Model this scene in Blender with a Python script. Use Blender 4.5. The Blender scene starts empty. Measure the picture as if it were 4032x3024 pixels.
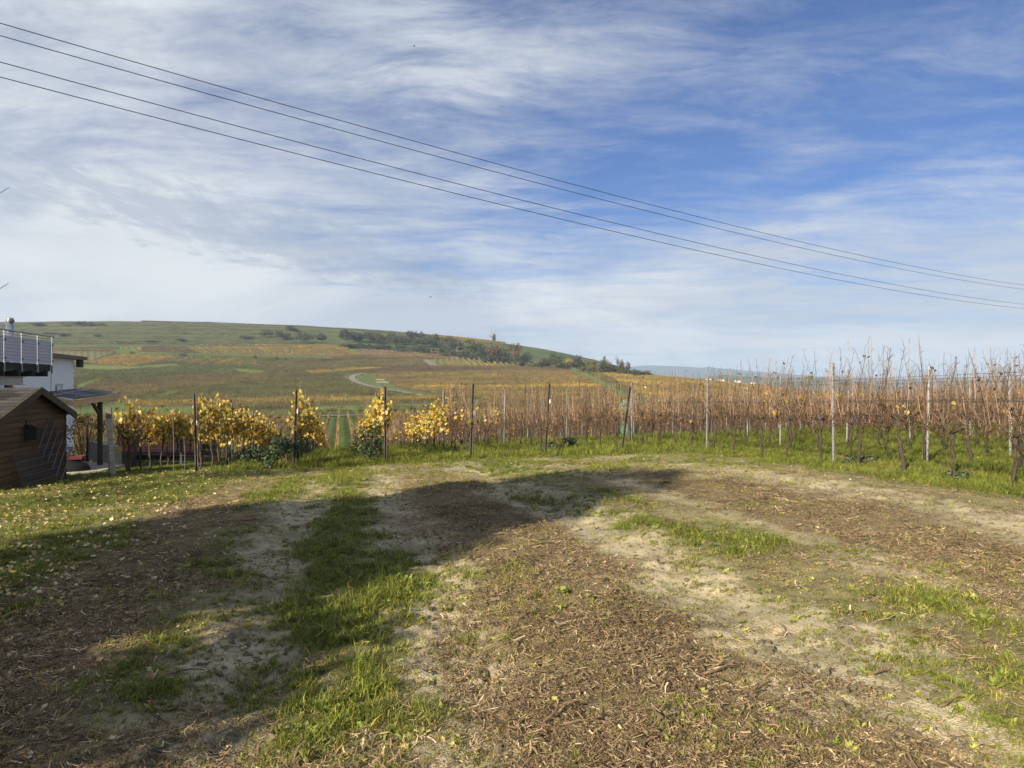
import bpy, math, random
import numpy as np
from mathutils import Vector, Matrix

rng = np.random.default_rng(7)
random.seed(7)
SC = bpy.context.scene
COL = SC.collection

# ------------------------------------------------------------------ camera
CAM_Z = 1.65
FS = 2800.0                      # focal length in photo pixels (4032 wide)
cam = bpy.data.cameras.new('camera')
cam.sensor_width = 36.0
cam.lens = 25.0
cam.clip_start = 0.05
cam.clip_end = 60000
camo = bpy.data.objects.new('camera', cam)
camo.location = (0, 0, CAM_Z)
camo.rotation_euler = (math.radians(90), 0, 0)
COL.objects.link(camo)
SC.camera = camo

# ------------------------------------------------------------------ sun, sky, exposure
SUN_ELEV = math.radians(23)
SUN_AZ = (-0.58, -0.815)          # horizontal direction towards the sun
sun = bpy.data.lights.new('sun', 'SUN')
sun.energy = 5.0
sun.angle = math.radians(0.8)
sun.color = (1.0, 0.88, 0.66)
suno = bpy.data.objects.new('sun', sun)
Ldir = Vector((-SUN_AZ[0], -SUN_AZ[1], -math.tan(SUN_ELEV)))
suno.rotation_euler = Ldir.to_track_quat('-Z', 'Y').to_euler()
suno.location = (-30, -40, 30)
COL.objects.link(suno)
SC.view_settings.view_transform = 'Standard'
SC.view_settings.look = 'None'
SC.view_settings.exposure = 1.12
SC.view_settings.gamma = 1.0
SC.view_settings.use_curve_mapping = False
SC.cycles.volume_bounces = 0
SC.cycles.max_bounces = 6
SC.cycles.transparent_max_bounces = 8

SKY_STRENGTH = 0.064
world = bpy.data.worlds.new('World')
SC.world = world
world.use_nodes = True


def build_world():
    nt = world.node_tree
    nt.nodes.clear()
    N = nt.nodes.new
    L = nt.links.new

    def math_(op, a, b=None, c=None):
        n = N('ShaderNodeMath'); n.operation = op
        for i, v in enumerate((a, b, c)):
            if v is None:
                continue
            if isinstance(v, (int, float)):
                n.inputs[i].default_value = v
            else:
                L(v, n.inputs[i])
        return n.outputs[0]

    def sstep(x, lo, hi, to0=0.0, to1=1.0):
        n = N('ShaderNodeMapRange'); n.interpolation_type = 'SMOOTHSTEP'
        L(x, n.inputs['Value'])
        n.inputs['From Min'].default_value = lo
        n.inputs['From Max'].default_value = hi
        n.inputs['To Min'].default_value = to0
        n.inputs['To Max'].default_value = to1
        return n.outputs['Result']

    def noise(vec, scale, detail=6, rough=0.55, dist=0.0, lac=2.0):
        n = N('ShaderNodeTexNoise')
        L(vec, n.inputs['Vector'])
        n.inputs['Scale'].default_value = scale
        n.inputs['Detail'].default_value = detail
        n.inputs['Roughness'].default_value = rough
        n.inputs['Distortion'].default_value = dist
        n.inputs['Lacunarity'].default_value = lac
        return n.outputs['Fac']

    def mapping(vec, loc=(0, 0, 0), rot=(0, 0, 0), scale=(1, 1, 1)):
        n = N('ShaderNodeMapping')
        L(vec, n.inputs['Vector'])
        n.inputs['Location'].default_value = loc
        n.inputs['Rotation'].default_value = rot
        n.inputs['Scale'].default_value = scale
        return n.outputs[0]

    sky = N('ShaderNodeTexSky')
    sky.sky_type = 'NISHITA'
    sky.sun_disc = False
    sky.sun_elevation = SUN_ELEV
    sky.sun_rotation = math.atan2(SUN_AZ[0], SUN_AZ[1]) % (2 * math.pi)
    sky.altitude = 300
    sky.air_density = 1.0
    sky.dust_density = 0.6
    sky.ozone_density = 3.0

    tc = N('ShaderNodeTexCoord')
    sep = N('ShaderNodeSeparateXYZ')
    L(tc.outputs['Generated'], sep.inputs[0])
    X, Y, Z = sep.outputs
    zc = math_('MAXIMUM', Z, 0.0)
    den = math_('ADD', zc, 0.06)
    px = math_('DIVIDE', X, den)
    py = math_('DIVIDE', Y, den)
    cmb = N('ShaderNodeCombineXYZ')
    L(px, cmb.inputs[0]); L(py, cmb.inputs[1])
    P = cmb.outputs[0]          # position on the flat cloud layer

    # fibrous cirrus: stretched, domain-warped noise
    wn = N('ShaderNodeTexNoise'); L(P, wn.inputs['Vector'])
    wn.inputs['Scale'].default_value = 0.8; wn.inputs['Detail'].default_value = 3
    wsub = N('ShaderNodeVectorMath'); wsub.operation = 'SUBTRACT'
    L(wn.outputs['Color'], wsub.inputs[0]); wsub.inputs[1].default_value = (.5, .5, .5)
    wsc = N('ShaderNodeVectorMath'); wsc.operation = 'SCALE'
    L(wsub.outputs[0], wsc.inputs[0]); wsc.inputs['Scale'].default_value = 0.55
    wad = N('ShaderNodeVectorMath'); wad.operation = 'ADD'
    L(P, wad.inputs[0]); L(wsc.outputs[0], wad.inputs[1])
    Pw = wad.outputs[0]
    fib = noise(mapping(Pw, rot=(0, 0, math.radians(-28)), scale=(0.85, 1.9, 1)), 1.5, 12, 0.68, 0.3)
    fib2 = noise(mapping(Pw, loc=(3.1, 7.7, 0), rot=(0, 0, math.radians(24)), scale=(0.85, 1.8, 1)), 1.3, 12, 0.68, 0.25)
    fib3 = noise(mapping(Pw, loc=(1.7, 4.4, 0), rot=(0, 0, math.radians(40)), scale=(0.9, 1.6, 1)), 3.6, 12, 0.70, 0.3)
    big = noise(mapping(P, loc=(5.3, 2.1, 0)), 0.55, 3, 0.5, 0.2)
    # how much cloud where: a clear gap ahead to the right, a veil on the left and low down
    gx = math_('SUBTRACT', px, 0.72)
    gy = math_('SUBTRACT', py, 2.3)
    g2 = math_('ADD', math_('MULTIPLY', math_('MULTIPLY', gx, gx), 1.1), math_('MULTIPLY', math_('MULTIPLY', gy, gy), 0.36))
    hole = math_('POWER', 2.718, math_('MULTIPLY', g2, -1.25))
    low = sstep(Z, 0.30, 0.02)
    veil = sstep(px, 0.4, -2.3)
    cov = math_('ADD', math_('ADD', math_('MULTIPLY', low, 0.24), 0.15), math_('MULTIPLY', veil, 0.30))
    cov = math_('ADD', cov, math_('MULTIPLY', math_('SUBTRACT', big, 0.5), 0.75))
    cov = math_('SUBTRACT', cov, math_('MULTIPLY', hole, 0.30))
    f = math_('ADD', math_('ADD', math_('MULTIPLY', fib, 0.66), math_('MULTIPLY', fib2, 0.66)), math_('MULTIPLY', fib3, 0.42))
    f = math_('SUBTRACT', f, 0.37)
    d = math_('ADD', f, cov)
    cir = sstep(d, 0.30, 1.02)
    # a bright plume high in the middle
    qx = math_('ADD', px, 0.18); qy = math_('SUBTRACT', py, 1.95)
    q2 = math_('ADD', math_('MULTIPLY', math_('MULTIPLY', qx, qx), 6.5), math_('MULTIPLY', math_('MULTIPLY', qy, qy), 3.2))
    plume = math_('MULTIPLY', math_('POWER', 2.718, math_('MULTIPLY', q2, -1.0)), sstep(fib2, 0.36, 0.66))
    cir = math_('MINIMUM', math_('ADD', cir, math_('MULTIPLY', plume, 0.55)), 1.0)

    # grey mottled altocumulus bank running from the left towards the middle, lower down
    # axis through (-2.0,3.2) and (0,6.4) on the layer
    ax = math_('SUBTRACT', math_('MULTIPLY', math_('ADD', px, 1.25), 0.85), math_('MULTIPLY', math_('SUBTRACT', py, 3.75), 0.52))
    al = math_('ADD', math_('MULTIPLY', math_('ADD', px, 1.25), 0.52), math_('MULTIPLY', math_('SUBTRACT', py, 3.75), 0.85))
    a2 = math_('ADD', math_('MULTIPLY', math_('MULTIPLY', ax, ax), 2.2), math_('MULTIPLY', math_('MULTIPLY', al, al), 0.16))
    bank = math_('POWER', 2.718, math_('MULTIPLY', a2, -1.0))
    puff = noise(mapping(P, scale=(1.9, 1.0, 1)), 3.6, 12, 0.68, 0.25)
    low_layers = noise(mapping(P, loc=(1.3, 0.4, 0), scale=(0.35, 0.75, 1)), 0.9, 5, 0.55, 0.3)
    acu = sstep(math_('ADD', puff, math_('MULTIPLY', math_('SUBTRACT', bank, 0.5), 0.42)), 0.45, 0.74)
    acu = math_('MULTIPLY', acu, 0.8)
    lows = math_('MULTIPLY', sstep(low_layers, 0.47, 0.72), math_('MULTIPLY', sstep(Z, 0.26, 0.1), 0.38))
    grey = math_('MINIMUM', math_('ADD', acu, lows), 1.0)

    tint = N('ShaderNodeMix'); tint.data_type = 'RGBA'; tint.blend_type = 'MULTIPLY'
    tint.inputs['Factor'].default_value = 1.0
    L(sky.outputs[0], tint.inputs['A'])
    tint.inputs['B'].default_value = (0.41, 0.52, 0.75, 1)
    cl = N('ShaderNodeMix'); cl.data_type = 'RGBA'
    L(cir, cl.inputs['Factor'])
    L(tint.outputs['Result'], cl.inputs['A'])
    cb = N('ShaderNodeMix'); cb.data_type = 'RGBA'      # thick veil: brighter and duller parts
    shade = noise(mapping(tc.outputs['Generated'], loc=(9.1, 3.3, 0), rot=(0, math.radians(14), 0), scale=(1.0, 1.0, 2.6)), 2.6, 10, 0.6, 0.5)
    L(sstep(shade, 0.36, 0.68), cb.inputs['Factor'])
    cb.inputs['A'].default_value = (3.9, 4.35, 5.0, 1)
    cb.inputs['B'].default_value = (5.7, 5.9, 6.1, 1)
    L(cb.outputs['Result'], cl.inputs['B'])
    c2 = N('ShaderNodeMix'); c2.data_type = 'RGBA'
    L(math_('MULTIPLY', grey, 0.66), c2.inputs['Factor'])
    L(cl.outputs['Result'], c2.inputs['A'])
    c2.inputs['B'].default_value = (2.5, 3.05, 3.95, 1)
    bg = N('ShaderNodeBackground')
    L(c2.outputs['Result'], bg.inputs['Color'])
    bg.inputs['Strength'].default_value = SKY_STRENGTH
    out = N('ShaderNodeOutputWorld')
    L(bg.outputs[0], out.inputs['Surface'])


build_world()
world.cycles.sampling_method = 'MANUAL'
world.cycles.sample_map_resolution = 512

# ------------------------------------------------------------------ helpers
def sm(x, a, b):
    t = np.clip((np.asarray(x, float) - a) / (b - a), 0, 1)
    return t * t * (3 - 2 * t)


def _hash(ix, iy, seed):
    h = (ix.astype(np.int64) * 374761393 + iy.astype(np.int64) * 668265263 + seed * 1442695041) & 0x7fffffff
    h = ((h ^ (h >> 13)) * 1274126177) & 0x7fffffff
    return ((h ^ (h >> 16)) & 0xffff) / 65535.0


def vnoise(x, y, seed=0):
    x = np.asarray(x, float); y = np.asarray(y, float)
    ix = np.floor(x); iy = np.floor(y)
    fx = x - ix; fy = y - iy
    fx = fx * fx * (3 - 2 * fx); fy = fy * fy * (3 - 2 * fy)
    a = _hash(ix, iy, seed); b = _hash(ix + 1, iy, seed)
    c = _hash(ix, iy + 1, seed); d = _hash(ix + 1, iy + 1, seed)
    return (a * (1 - fx) + b * fx) * (1 - fy) + (c * (1 - fx) + d * fx) * fy


def fbm(x, y, oct=4, seed=0):
    s = 0; a = 0.5; t = 0
    for o in range(oct):
        s = s + a * vnoise(x * 2 ** o + 13.7 * o, y * 2 ** o - 7.1 * o, seed + o)
        t += a; a *= 0.5
    return s / t


class MB:
    """collects faces; build() links them as one mesh object"""
    def __init__(self):
        self.v = []; self.f = []; self.c = []

    def face(self, pts, col=None):
        b = len(self.v)
        self.v.extend([tuple(p) for p in pts])
        self.f.append(tuple(range(b, b + len(pts))))
        self.c.append(col)

    def box(self, x0, x1, y0, y1, z0, z1, col=None):
        b = len(self.v)
        for z in (z0, z1):
            self.v += [(x0, y0, z), (x1, y0, z), (x1, y1, z), (x0, y1, z)]
        for q in ((3, 2, 1, 0), (4, 5, 6, 7), (0, 1, 5, 4), (1, 2, 6, 5), (2, 3, 7, 6), (3, 0, 4, 7)):
            self.f.append(tuple(b + i for i in q)); self.c.append(col)

    def tube(self, pts, rad, sides=6, cap=True, col=None):
        pts = [Vector(p) for p in pts]
        n = len(pts)
        if not hasattr(rad, '__len__'):
            rad = [rad] * n
        b0 = len(self.v)
        up = Vector((0.13, 0.31, 0.94))
        for i, p in enumerate(pts):
            t = (pts[min(i + 1, n - 1)] - pts[max(i - 1, 0)])
            if t.length < 1e-9:
                t = Vector((0, 0, 1))
            t.normalize()
            u = t.cross(up)
            if u.length < 0.1:
                u = t.cross(Vector((1, 0, 0)))
            u.normalize(); w = t.cross(u)
            for k in range(sides):
                a = 2 * math.pi * k / sides
                q = p + (u * math.cos(a) + w * math.sin(a)) * rad[i]
                self.v.append((q.x, q.y, q.z))
        for i in range(n - 1):
            for k in range(sides):
                a = b0 + i * sides + k; a2 = b0 + i * sides + (k + 1) % sides
                self.f.append((a, a2, a2 + sides, a + sides)); self.c.append(col)
        if cap and sides > 2:
            self.f.append(tuple(b0 + k for k in range(sides))[::-1]); self.c.append(col)
            self.f.append(tuple(b0 + (n - 1) * sides + k for k in range(sides))); self.c.append(col)

    def mesh(self, name, mat, smooth=False):
        me = bpy.data.meshes.new(name)
        me.from_pydata(self.v, [], self.f)
        if any(c is not None for c in self.c):
            at = me.color_attributes.new('pcol', 'FLOAT_COLOR', 'CORNER')
            buf = []
            for f, c in zip(self.f, self.c):
                c = c or (1, 1, 1)
                buf += [c[0], c[1], c[2], 1.0] * len(f)
            at.data.foreach_set('color', buf)
        if mat:
            me.materials.append(mat)
        if smooth:
            me.polygons.foreach_set('use_smooth', [True] * len(me.polygons))
        me.update()
        return me

    def build(self, name, mat, parent=None, smooth=False, loc=None):
        o = bpy.data.objects.new(name, self.mesh(name, mat, smooth))
        COL.objects.link(o)
        if parent:
            o.parent = parent
        if loc:
            o.location = loc
        return o


def tag(o, label=None, cat=None, group=None, kind=None):
    if label: o['label'] = label
    if cat: o['category'] = cat
    if group: o['group'] = group
    if kind: o['kind'] = kind
    return o


def empty(name, loc, rz=0.0, label=None, cat=None, group=None):
    o = bpy.data.objects.new(name, None)
    o.empty_display_size = 0.2
    o.location = loc; o.rotation_euler = (0, 0, rz)
    COL.objects.link(o)
    return tag(o, label, cat, group)


def np_mesh(name, verts, quads, mat, col=None, smooth=True, kind_tris=False):
    me = bpy.data.meshes.new(name)
    nv = len(verts); nf = len(quads); k = quads.shape[1]
    me.vertices.add(nv); me.vertices.foreach_set('co', np.ascontiguousarray(verts, dtype=np.float32).ravel())
    me.loops.add(nf * k); me.loops.foreach_set('vertex_index', np.ascontiguousarray(quads, dtype=np.int32).ravel())
    me.polygons.add(nf)
    me.polygons.foreach_set('loop_start', np.arange(0, nf * k, k, dtype=np.int32))
    if smooth:
        me.polygons.foreach_set('use_smooth', np.ones(nf, dtype=bool))
    me.update(calc_edges=True)
    if col is not None:
        at = me.color_attributes.new('gcol', 'FLOAT_COLOR', 'POINT')
        c4 = np.ones((nv, 4), np.float32); c4[:, :3] = col
        at.data.foreach_set('color', c4.ravel())
    me.materials.append(mat)
    return me


def grid_quads(nr, nc):
    i = np.arange(nr - 1)[:, None] * nc + np.arange(nc - 1)[None, :]
    i = i.ravel()
    return np.stack([i, i + 1, i + nc + 1, i + nc], 1)


# ------------------------------------------------------------------ materials
def mat_(name, color=(.5, .5, .5), rough=0.8, metal=0.0, noise=None, bump=0.0, bump_scale=40.0,
         vcol=None, inst=None, trans=0.0, objrand=0.0, spec=0.3, obj_scale=None):
    """procedural Principled material.
    noise=(scale, dark multiplier, light multiplier); vcol / inst: colour attribute on mesh / instance"""
    m = bpy.data.materials.new(name)
    m.use_nodes = True
    nt = m.node_tree
    N = nt.nodes.new; L = nt.links.new
    bs = nt.nodes['Principled BSDF']
    bs.inputs['Roughness'].default_value = rough
    bs.inputs['Metallic'].default_value = metal
    bs.inputs['Specular IOR Level'].default_value = spec
    rgb = N('ShaderNodeRGB'); rgb.outputs[0].default_value = (*color, 1)
    cur = rgb.outputs[0]

    def mul(a, b, fac=1.0):
        x = N('ShaderNodeMix'); x.data_type = 'RGBA'; x.blend_type = 'MULTIPLY'
        x.inputs['Factor'].default_value = fac
        L(a, x.inputs['A']); L(b, x.inputs['B'])
        return x.outputs['Result']
    if vcol:
        a = N('ShaderNodeAttribute'); a.attribute_name = vcol
        cur = mul(cur, a.outputs['Color'])
    if inst:
        a = N('ShaderNodeAttribute'); a.attribute_name = inst; a.attribute_type = 'INSTANCER'
        cur = mul(cur, a.outputs['Color'])
    tc = N('ShaderNodeTexCoord')
    vec = tc.outputs['Object']
    if obj_scale:
        mp = N('ShaderNodeMapping'); L(vec, mp.inputs[0]); mp.inputs['Scale'].default_value = obj_scale
        vec = mp.outputs[0]
    if noise:
        sc, lo, hi = noise
        n = N('ShaderNodeTexNoise'); L(vec, n.inputs['Vector'])
        n.inputs['Scale'].default_value = sc; n.inputs['Detail'].default_value = 6
        n.inputs['Roughness'].default_value = 0.65
        r = N('ShaderNodeMapRange'); L(n.outputs['Fac'], r.inputs['Value'])
        r.inputs['From Min'].default_value = 0.3; r.inputs['From Max'].default_value = 0.7
        r.inputs['To Min'].default_value = lo; r.inputs['To Max'].default_value = hi
        cur = mul(cur, r.outputs['Result'])
    if objrand:
        oi = N('ShaderNodeObjectInfo')
        r = N('ShaderNodeMapRange'); L(oi.outputs['Random'], r.inputs['Value'])
        r.inputs['To Min'].default_value = 1 - objrand; r.inputs['To Max'].default_value = 1 + objrand
        cur = mul(cur, r.outputs['Result'])
    L(cur, bs.inputs['Base Color'])
    if bump:
        n = N('ShaderNodeTexNoise'); L(vec, n.inputs['Vector'])
        n.inputs['Scale'].default_value = bump_scale; n.inputs['Detail'].default_value = 5
        b = N('ShaderNodeBump'); b.inputs['Strength'].default_value = bump
        b.inputs['Distance'].default_value = 0.02
        L(n.outputs['Fac'], b.inputs['Height']); L(b.outputs[0], bs.inputs['Normal'])
    if trans:
        t = N('ShaderNodeBsdfTranslucent'); L(cur, t.inputs['Color'])
        mx = N('ShaderNodeMixShader'); mx.inputs[0].default_value = trans
        out = nt.nodes['Material Output']
        L(bs.outputs[0], mx.inputs[1]); L(t.outputs[0], mx.inputs[2])
        L(mx.outputs[0], out.inputs['Surface'])
    return m


M = {}
M['soil'] = mat_('foreground_soil', (1, 1, 1), 0.95, vcol='gcol', noise=(55, 0.72, 1.22), bump=0.9, bump_scale=70, spec=0.1)
M['terrain'] = mat_('terrain_ground', (1, 1, 1), 0.95, vcol='gcol', noise=(0.35, 0.8, 1.2), spec=0.05)
M['grass'] = mat_('grass_blades', (1, 1, 1), 0.6, inst='col', vcol='pcol', trans=0.3, spec=0.25)
M['litter'] = mat_('dry_litter', (1, 1, 1), 0.85, inst='col', vcol='pcol', spec=0.15)
M['leaf_litter'] = mat_('fallen_leaf', (1, 1, 1), 0.7, inst='col', trans=0.15, spec=0.25)
M['bark'] = mat_('vine_bark', (0.060, 0.048, 0.039), 0.95, noise=(45, 0.5, 1.6), bump=1.0, bump_scale=60, spec=0.1, obj_scale=(1, 1, .25))
M['cane'] = mat_('vine_cane', (0.185, 0.122, 0.080), 0.6, vcol='pcol', noise=(8, 0.75, 1.25), objrand=0.18, spec=0.3)
M['vleaf'] = mat_('yellow_vine_leaf', (1, 1, 1), 0.55, vcol='pcol', trans=0.35, spec=0.3)
M['far_vine'] = mat_('far_vine', (1, 1, 1), 0.9, inst='col', vcol='pcol', trans=0.15, spec=0.05)
M['postdark'] = mat_('weathered_dark_steel', (0.080, 0.070, 0.064), 0.6, metal=0.4, noise=(14, 0.6, 1.8), spec=0.4)
M['postedge'] = mat_('post_edge_steel', (0.16, 0.14, 0.125), 0.5, metal=0.6, noise=(14, 0.7, 1.4), spec=0.5)
M['galv'] = mat_('galvanised_steel', (0.21, 0.212, 0.215), 0.55, metal=0.3, noise=(9, 0.7, 1.25), spec=0.5)
M['wire'] = mat_('trellis_wire', (0.12, 0.12, 0.12), 0.5, metal=0.7)
M['black'] = mat_('black_cable', (0.012, 0.012, 0.014), 0.6)
M['concrete'] = mat_('concrete', (0.42, 0.40, 0.36), 0.95, noise=(9, 0.7, 1.2), bump=0.5, bump_scale=30, spec=0.1)
M['shedwood'] = mat_('shed_boards', (0.098, 0.062, 0.035), 0.75, noise=(3.5, 0.55, 1.5), objrand=0.2, bump=0.4, bump_scale=18, obj_scale=(1, 6, 6), spec=0.2)
M['fascia'] = mat_('shed_fascia', (0.07, 0.055, 0.038), 0.8, noise=(4, 0.7, 1.3), bump=0.4, bump_scale=18, spec=0.2)
M['newwood'] = mat_('fresh_timber', (0.50, 0.36, 0.19), 0.7, noise=(3, 0.7, 1.25), bump=0.2, bump_scale=14, obj_scale=(1, 8, 8), spec=0.2)
M['shingle'] = mat_('bitumen_shingle', (0.055, 0.053, 0.052), 0.95, noise=(60, 0.75, 1.3), objrand=0.5, bump=0.5, bump_scale=150, spec=0.1)
M['render'] = mat_('white_render', (0.80, 0.81, 0.83), 0.9, noise=(5, 0.96, 1.02), bump=0.15, bump_scale=120, spec=0.15)
M['brownmetal'] = mat_('brown_roof_edge', (0.13, 0.065, 0.055), 0.5, noise=(6, 0.8, 1.2))
M['steel'] = mat_('grey_steel', (0.30, 0.32, 0.34), 0.4, metal=0.7, noise=(8, 0.8, 1.15))
M['inox'] = mat_('stainless_flue', (0.62, 0.62, 0.60), 0.18, metal=1.0, noise=(10, 0.85, 1.1))
M['panel'] = mat_('perforated_panel', (0.42, 0.44, 0.50), 0.5, metal=0.2, noise=(10, 0.9, 1.08))
M['deckdark'] = mat_('dark_deck_beams', (0.03, 0.028, 0.026), 0.8)
M['glass'] = mat_('window_glass', (0.03, 0.035, 0.04), 0.08, spec=0.6)
M['frame'] = mat_('window_frame', (0.7, 0.71, 0.72), 0.5)
M['corr'] = mat_('corrugated_sheet', (0.075, 0.085, 0.105), 0.6, metal=0.1, noise=(6, 0.8, 1.25))
M['red'] = mat_('red_plastic', (0.15, 0.035, 0.04), 0.45, noise=(9, 0.8, 1.1))
M['tarp'] = mat_('black_tarp', (0.012, 0.012, 0.013), 0.6, bump=0.6, bump_scale=9)
M['redroof'] = mat_('red_roof', (0.20, 0.065, 0.06), 0.8, noise=(7, 0.75, 1.2))
M['darkwall'] = mat_('dark_hut_wall', (0.05, 0.06, 0.075), 0.8, noise=(5, 0.7, 1.3))
M['greentank'] = mat_('green_tank', (0.12, 0.22, 0.16), 0.5, noise=(4, 0.8, 1.2))
M['bramble'] = mat_('bramble_leaf', (0.042, 0.062, 0.030), 0.5, vcol='pcol', trans=0.15, spec=0.4)
M['bushleaf'] = mat_('bush_leaf', (1, 1, 1), 0.85, vcol='pcol', trans=0.15, objrand=0.25, spec=0.1)
M['road'] = mat_('road_gravel', (0.19, 0.183, 0.168), 0.95, noise=(0.6, 0.85, 1.12), spec=0.1)
M['timber_far'] = mat_('far_timber', (0.10, 0.075, 0.055), 0.9)
M['hill'] = mat_('far_hill', (0.07, 0.09, 0.055), 0.95, noise=(0.012, 0.6, 1.4), spec=0.0)
M['mountain'] = mat_('mountain', (0.05, 0.065, 0.05), 0.95, noise=(0.002, 0.8, 1.2), spec=0.0)
M['white'] = mat_('white_plastic', (0.75, 0.75, 0.73), 0.5)
M['bird'] = mat_('bird_dark', (0.02, 0.02, 0.02), 0.8)
M['stone'] = mat_('pale_clod', (0.27, 0.225, 0.15), 0.95, noise=(18, 0.7, 1.2), bump=0.8, bump_scale=35, spec=0.1)
M['stick'] = mat_('stick_bark', (0.15, 0.105, 0.07), 0.9, noise=(20, 0.6, 1.5), spec=0.1)

# ------------------------------------------------------------------ terrain
RD = np.array([-0.2341, 0.9722])     # row direction (away from the camera)
RN = np.array([0.9722, 0.2341])      # across the rows


def ct(x, y):
    return x * RN[0] + y * RN[1], x * RD[0] + y * RD[1]


def xy_of(c, t):
    return c * RN[0] + t * RD[0], c * RN[1] + t * RD[1]


def near_z(x, y):
    x = np.asarray(x, float); y = np.asarray(y, float)
    xc = np.clip(x, -40, 40)
    z = np.where(xc > 0, 0.016 * xc, 0.030 * xc) - 0.02 * np.maximum(0, -xc - 6)
    z = z - 0.025 * np.maximum(0, np.minimum(y, 19) - 10)
    c, t = ct(x, y)
    s = np.maximum(0, t - 18.0)
    z = z - 0.105 * (s * s / (s + 7.0))
    return z


# photo height (px in the 4032x3024 photo) of the ground at a number of depths, per column of the photo
_D = np.array([60, 100, 180, 260, 350, 450, 550, 650, 780, 900, 1000, 1300, 2000, 3000])
_T = {
    -1400: [1840, 1754, 1655, 1590, 1530, 1470, 1405, 1362, 1312, 1268, 1275, 1320, 1420, 1500],
    0:     [1840, 1754, 1655, 1590, 1530, 1470, 1405, 1362, 1310, 1261, 1268, 1310, 1420, 1500],
    420:   [1840, 1754, 1655, 1590, 1530, 1470, 1405, 1362, 1306, 1254, 1262, 1310, 1420, 1500],
    900:   [1840, 1754, 1652, 1588, 1530, 1472, 1412, 1368, 1315, 1266, 1274, 1320, 1420, 1500],
    1370:  [1840, 1750, 1645, 1580, 1528, 1475, 1430, 1385, 1333, 1286, 1294, 1330, 1420, 1500],
    1750:  [1838, 1748, 1636, 1572, 1522, 1478, 1444, 1412, 1360, 1318, 1326, 1360, 1440, 1505],
    2016:  [1835, 1742, 1626, 1564, 1516, 1480, 1456, 1436, 1385, 1345, 1352, 1385, 1455, 1510],
    2300:  [1830, 1735, 1612, 1550, 1502, 1466, 1452, 1447, 1425, 1397, 1402, 1430, 1490, 1530],
    2480:  [1828, 1730, 1606, 1545, 1500, 1476, 1474, 1474, 1464, 1446, 1450, 1475, 1520, 1550],
    2600:  [1826, 1728, 1604, 1542, 1499, 1484, 1492, 1500, 1502, 1502, 1510, 1530, 1565, 1580],
    2800:  [1822, 1724, 1602, 1542, 1509, 1507, 1518, 1530, 1545, 1555, 1565, 1580, 1590, 1590],
    3300:  [1815, 1720, 1615, 1572, 1562, 1572, 1590, 1600, 1610, 1615, 1620, 1620, 1615, 1595],
    4032:  [1815, 1720, 1640, 1618, 1620, 1628, 1640, 1645, 1648, 1648, 1645, 1640, 1620, 1600],
    5600:  [1815, 1720, 1660, 1650, 1650, 1655, 1660, 1660, 1660, 1655, 1650, 1640, 1620, 1600],
}
_cols = np.array(sorted(_T)); _A = (_cols - 2016) / FS
_Zt = np.stack([CAM_Z - (np.array(_T[k]) - 1512) / FS * _D for k in _cols])   # heights
_ga = np.linspace(_A[0], _A[-1], 260)
_gl = np.linspace(math.log(60), math.log(3000), 240)
_tmp = np.stack([np.interp(_gl, np.log(_D), r) for r in _Zt])
_G = np.stack([np.interp(_ga, _A, _tmp[:, j]) for j in range(len(_gl))], 1)
for _ in range(3):                                                             # soften the kinks
    for ax, w in ((0, 4), (1, 4)):
        pad = [(0, 0), (0, 0)]; pad[ax] = (w, w)
        q = np.pad(_G, pad, mode='edge')
        cs = np.cumsum(np.concatenate([np.zeros_like(np.take(q, [0], ax)), q], ax), ax)
        n = _G.shape[ax]
        _G = (np.take(cs, np.arange(n) + 2 * w + 1, ax) - np.take(cs, np.arange(n), ax)) / (2 * w + 1)


def far_z(x, y):
    y = np.maximum(np.asarray(y, float), 30.0)
    a = np.clip(np.asarray(x, float) / y, _ga[0], _ga[-1])
    l = np.clip(np.log(y), _gl[0], _gl[-1])
    fi = (a - _ga[0]) / (_ga[1] - _ga[0]); fj = (l - _gl[0]) / (_gl[1] - _gl[0])
    i = np.clip(fi.astype(int), 0, len(_ga) - 2); j = np.clip(fj.astype(int), 0, len(_gl) - 2)
    u = fi - i; v = fj - j
    z = (_G[i, j] * (1 - u) + _G[i + 1, j] * u) * (1 - v) + (_G[i, j + 1] * (1 - u) + _G[i + 1, j + 1] * u) * v
    # beyond 3 km: the flat valley floor
    return np.where(y > 3000, np.minimum(z, -70) * sm(y, 3000, 4500) + z * (1 - sm(y, 3000, 4500)), z)


def terr(x, y):
    x = np.asarray(x, float); y = np.asarray(y, float)
    w = sm(y, 55, 115)
    z = near_z(x, y) * (1 - w) + far_z(x, y) * w
    # terraces cut into the upper slope
    a = x / np.maximum(y, 1)
    m = sm(y, 640, 680) * (1 - sm(y, 880, 895)) * (1 - sm(a, -0.32, -0.20))
    H = 7.5
    q = z / H + 0.06 * np.sin(x * 0.02)
    fr = q - np.floor(q)
    st = (np.floor(q) + sm(fr, 0.35, 0.95)) * H - 0.06 * H * np.sin(x * 0.02)
    z = z * (1 - m) + st * m
    w2 = sm(y, 120, 300)
    return z + w2 * (fbm(x / 40, y / 40, 3, 5) - 0.5) * 1.6


def px_of(x, y, z):
    y = np.maximum(np.asarray(y, float), 0.1)
    return 2016 + x / y * FS, 1512 - (z - CAM_Z) / y * FS


_YS = np.exp(np.linspace(math.log(60), math.log(1250), 900))


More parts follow.
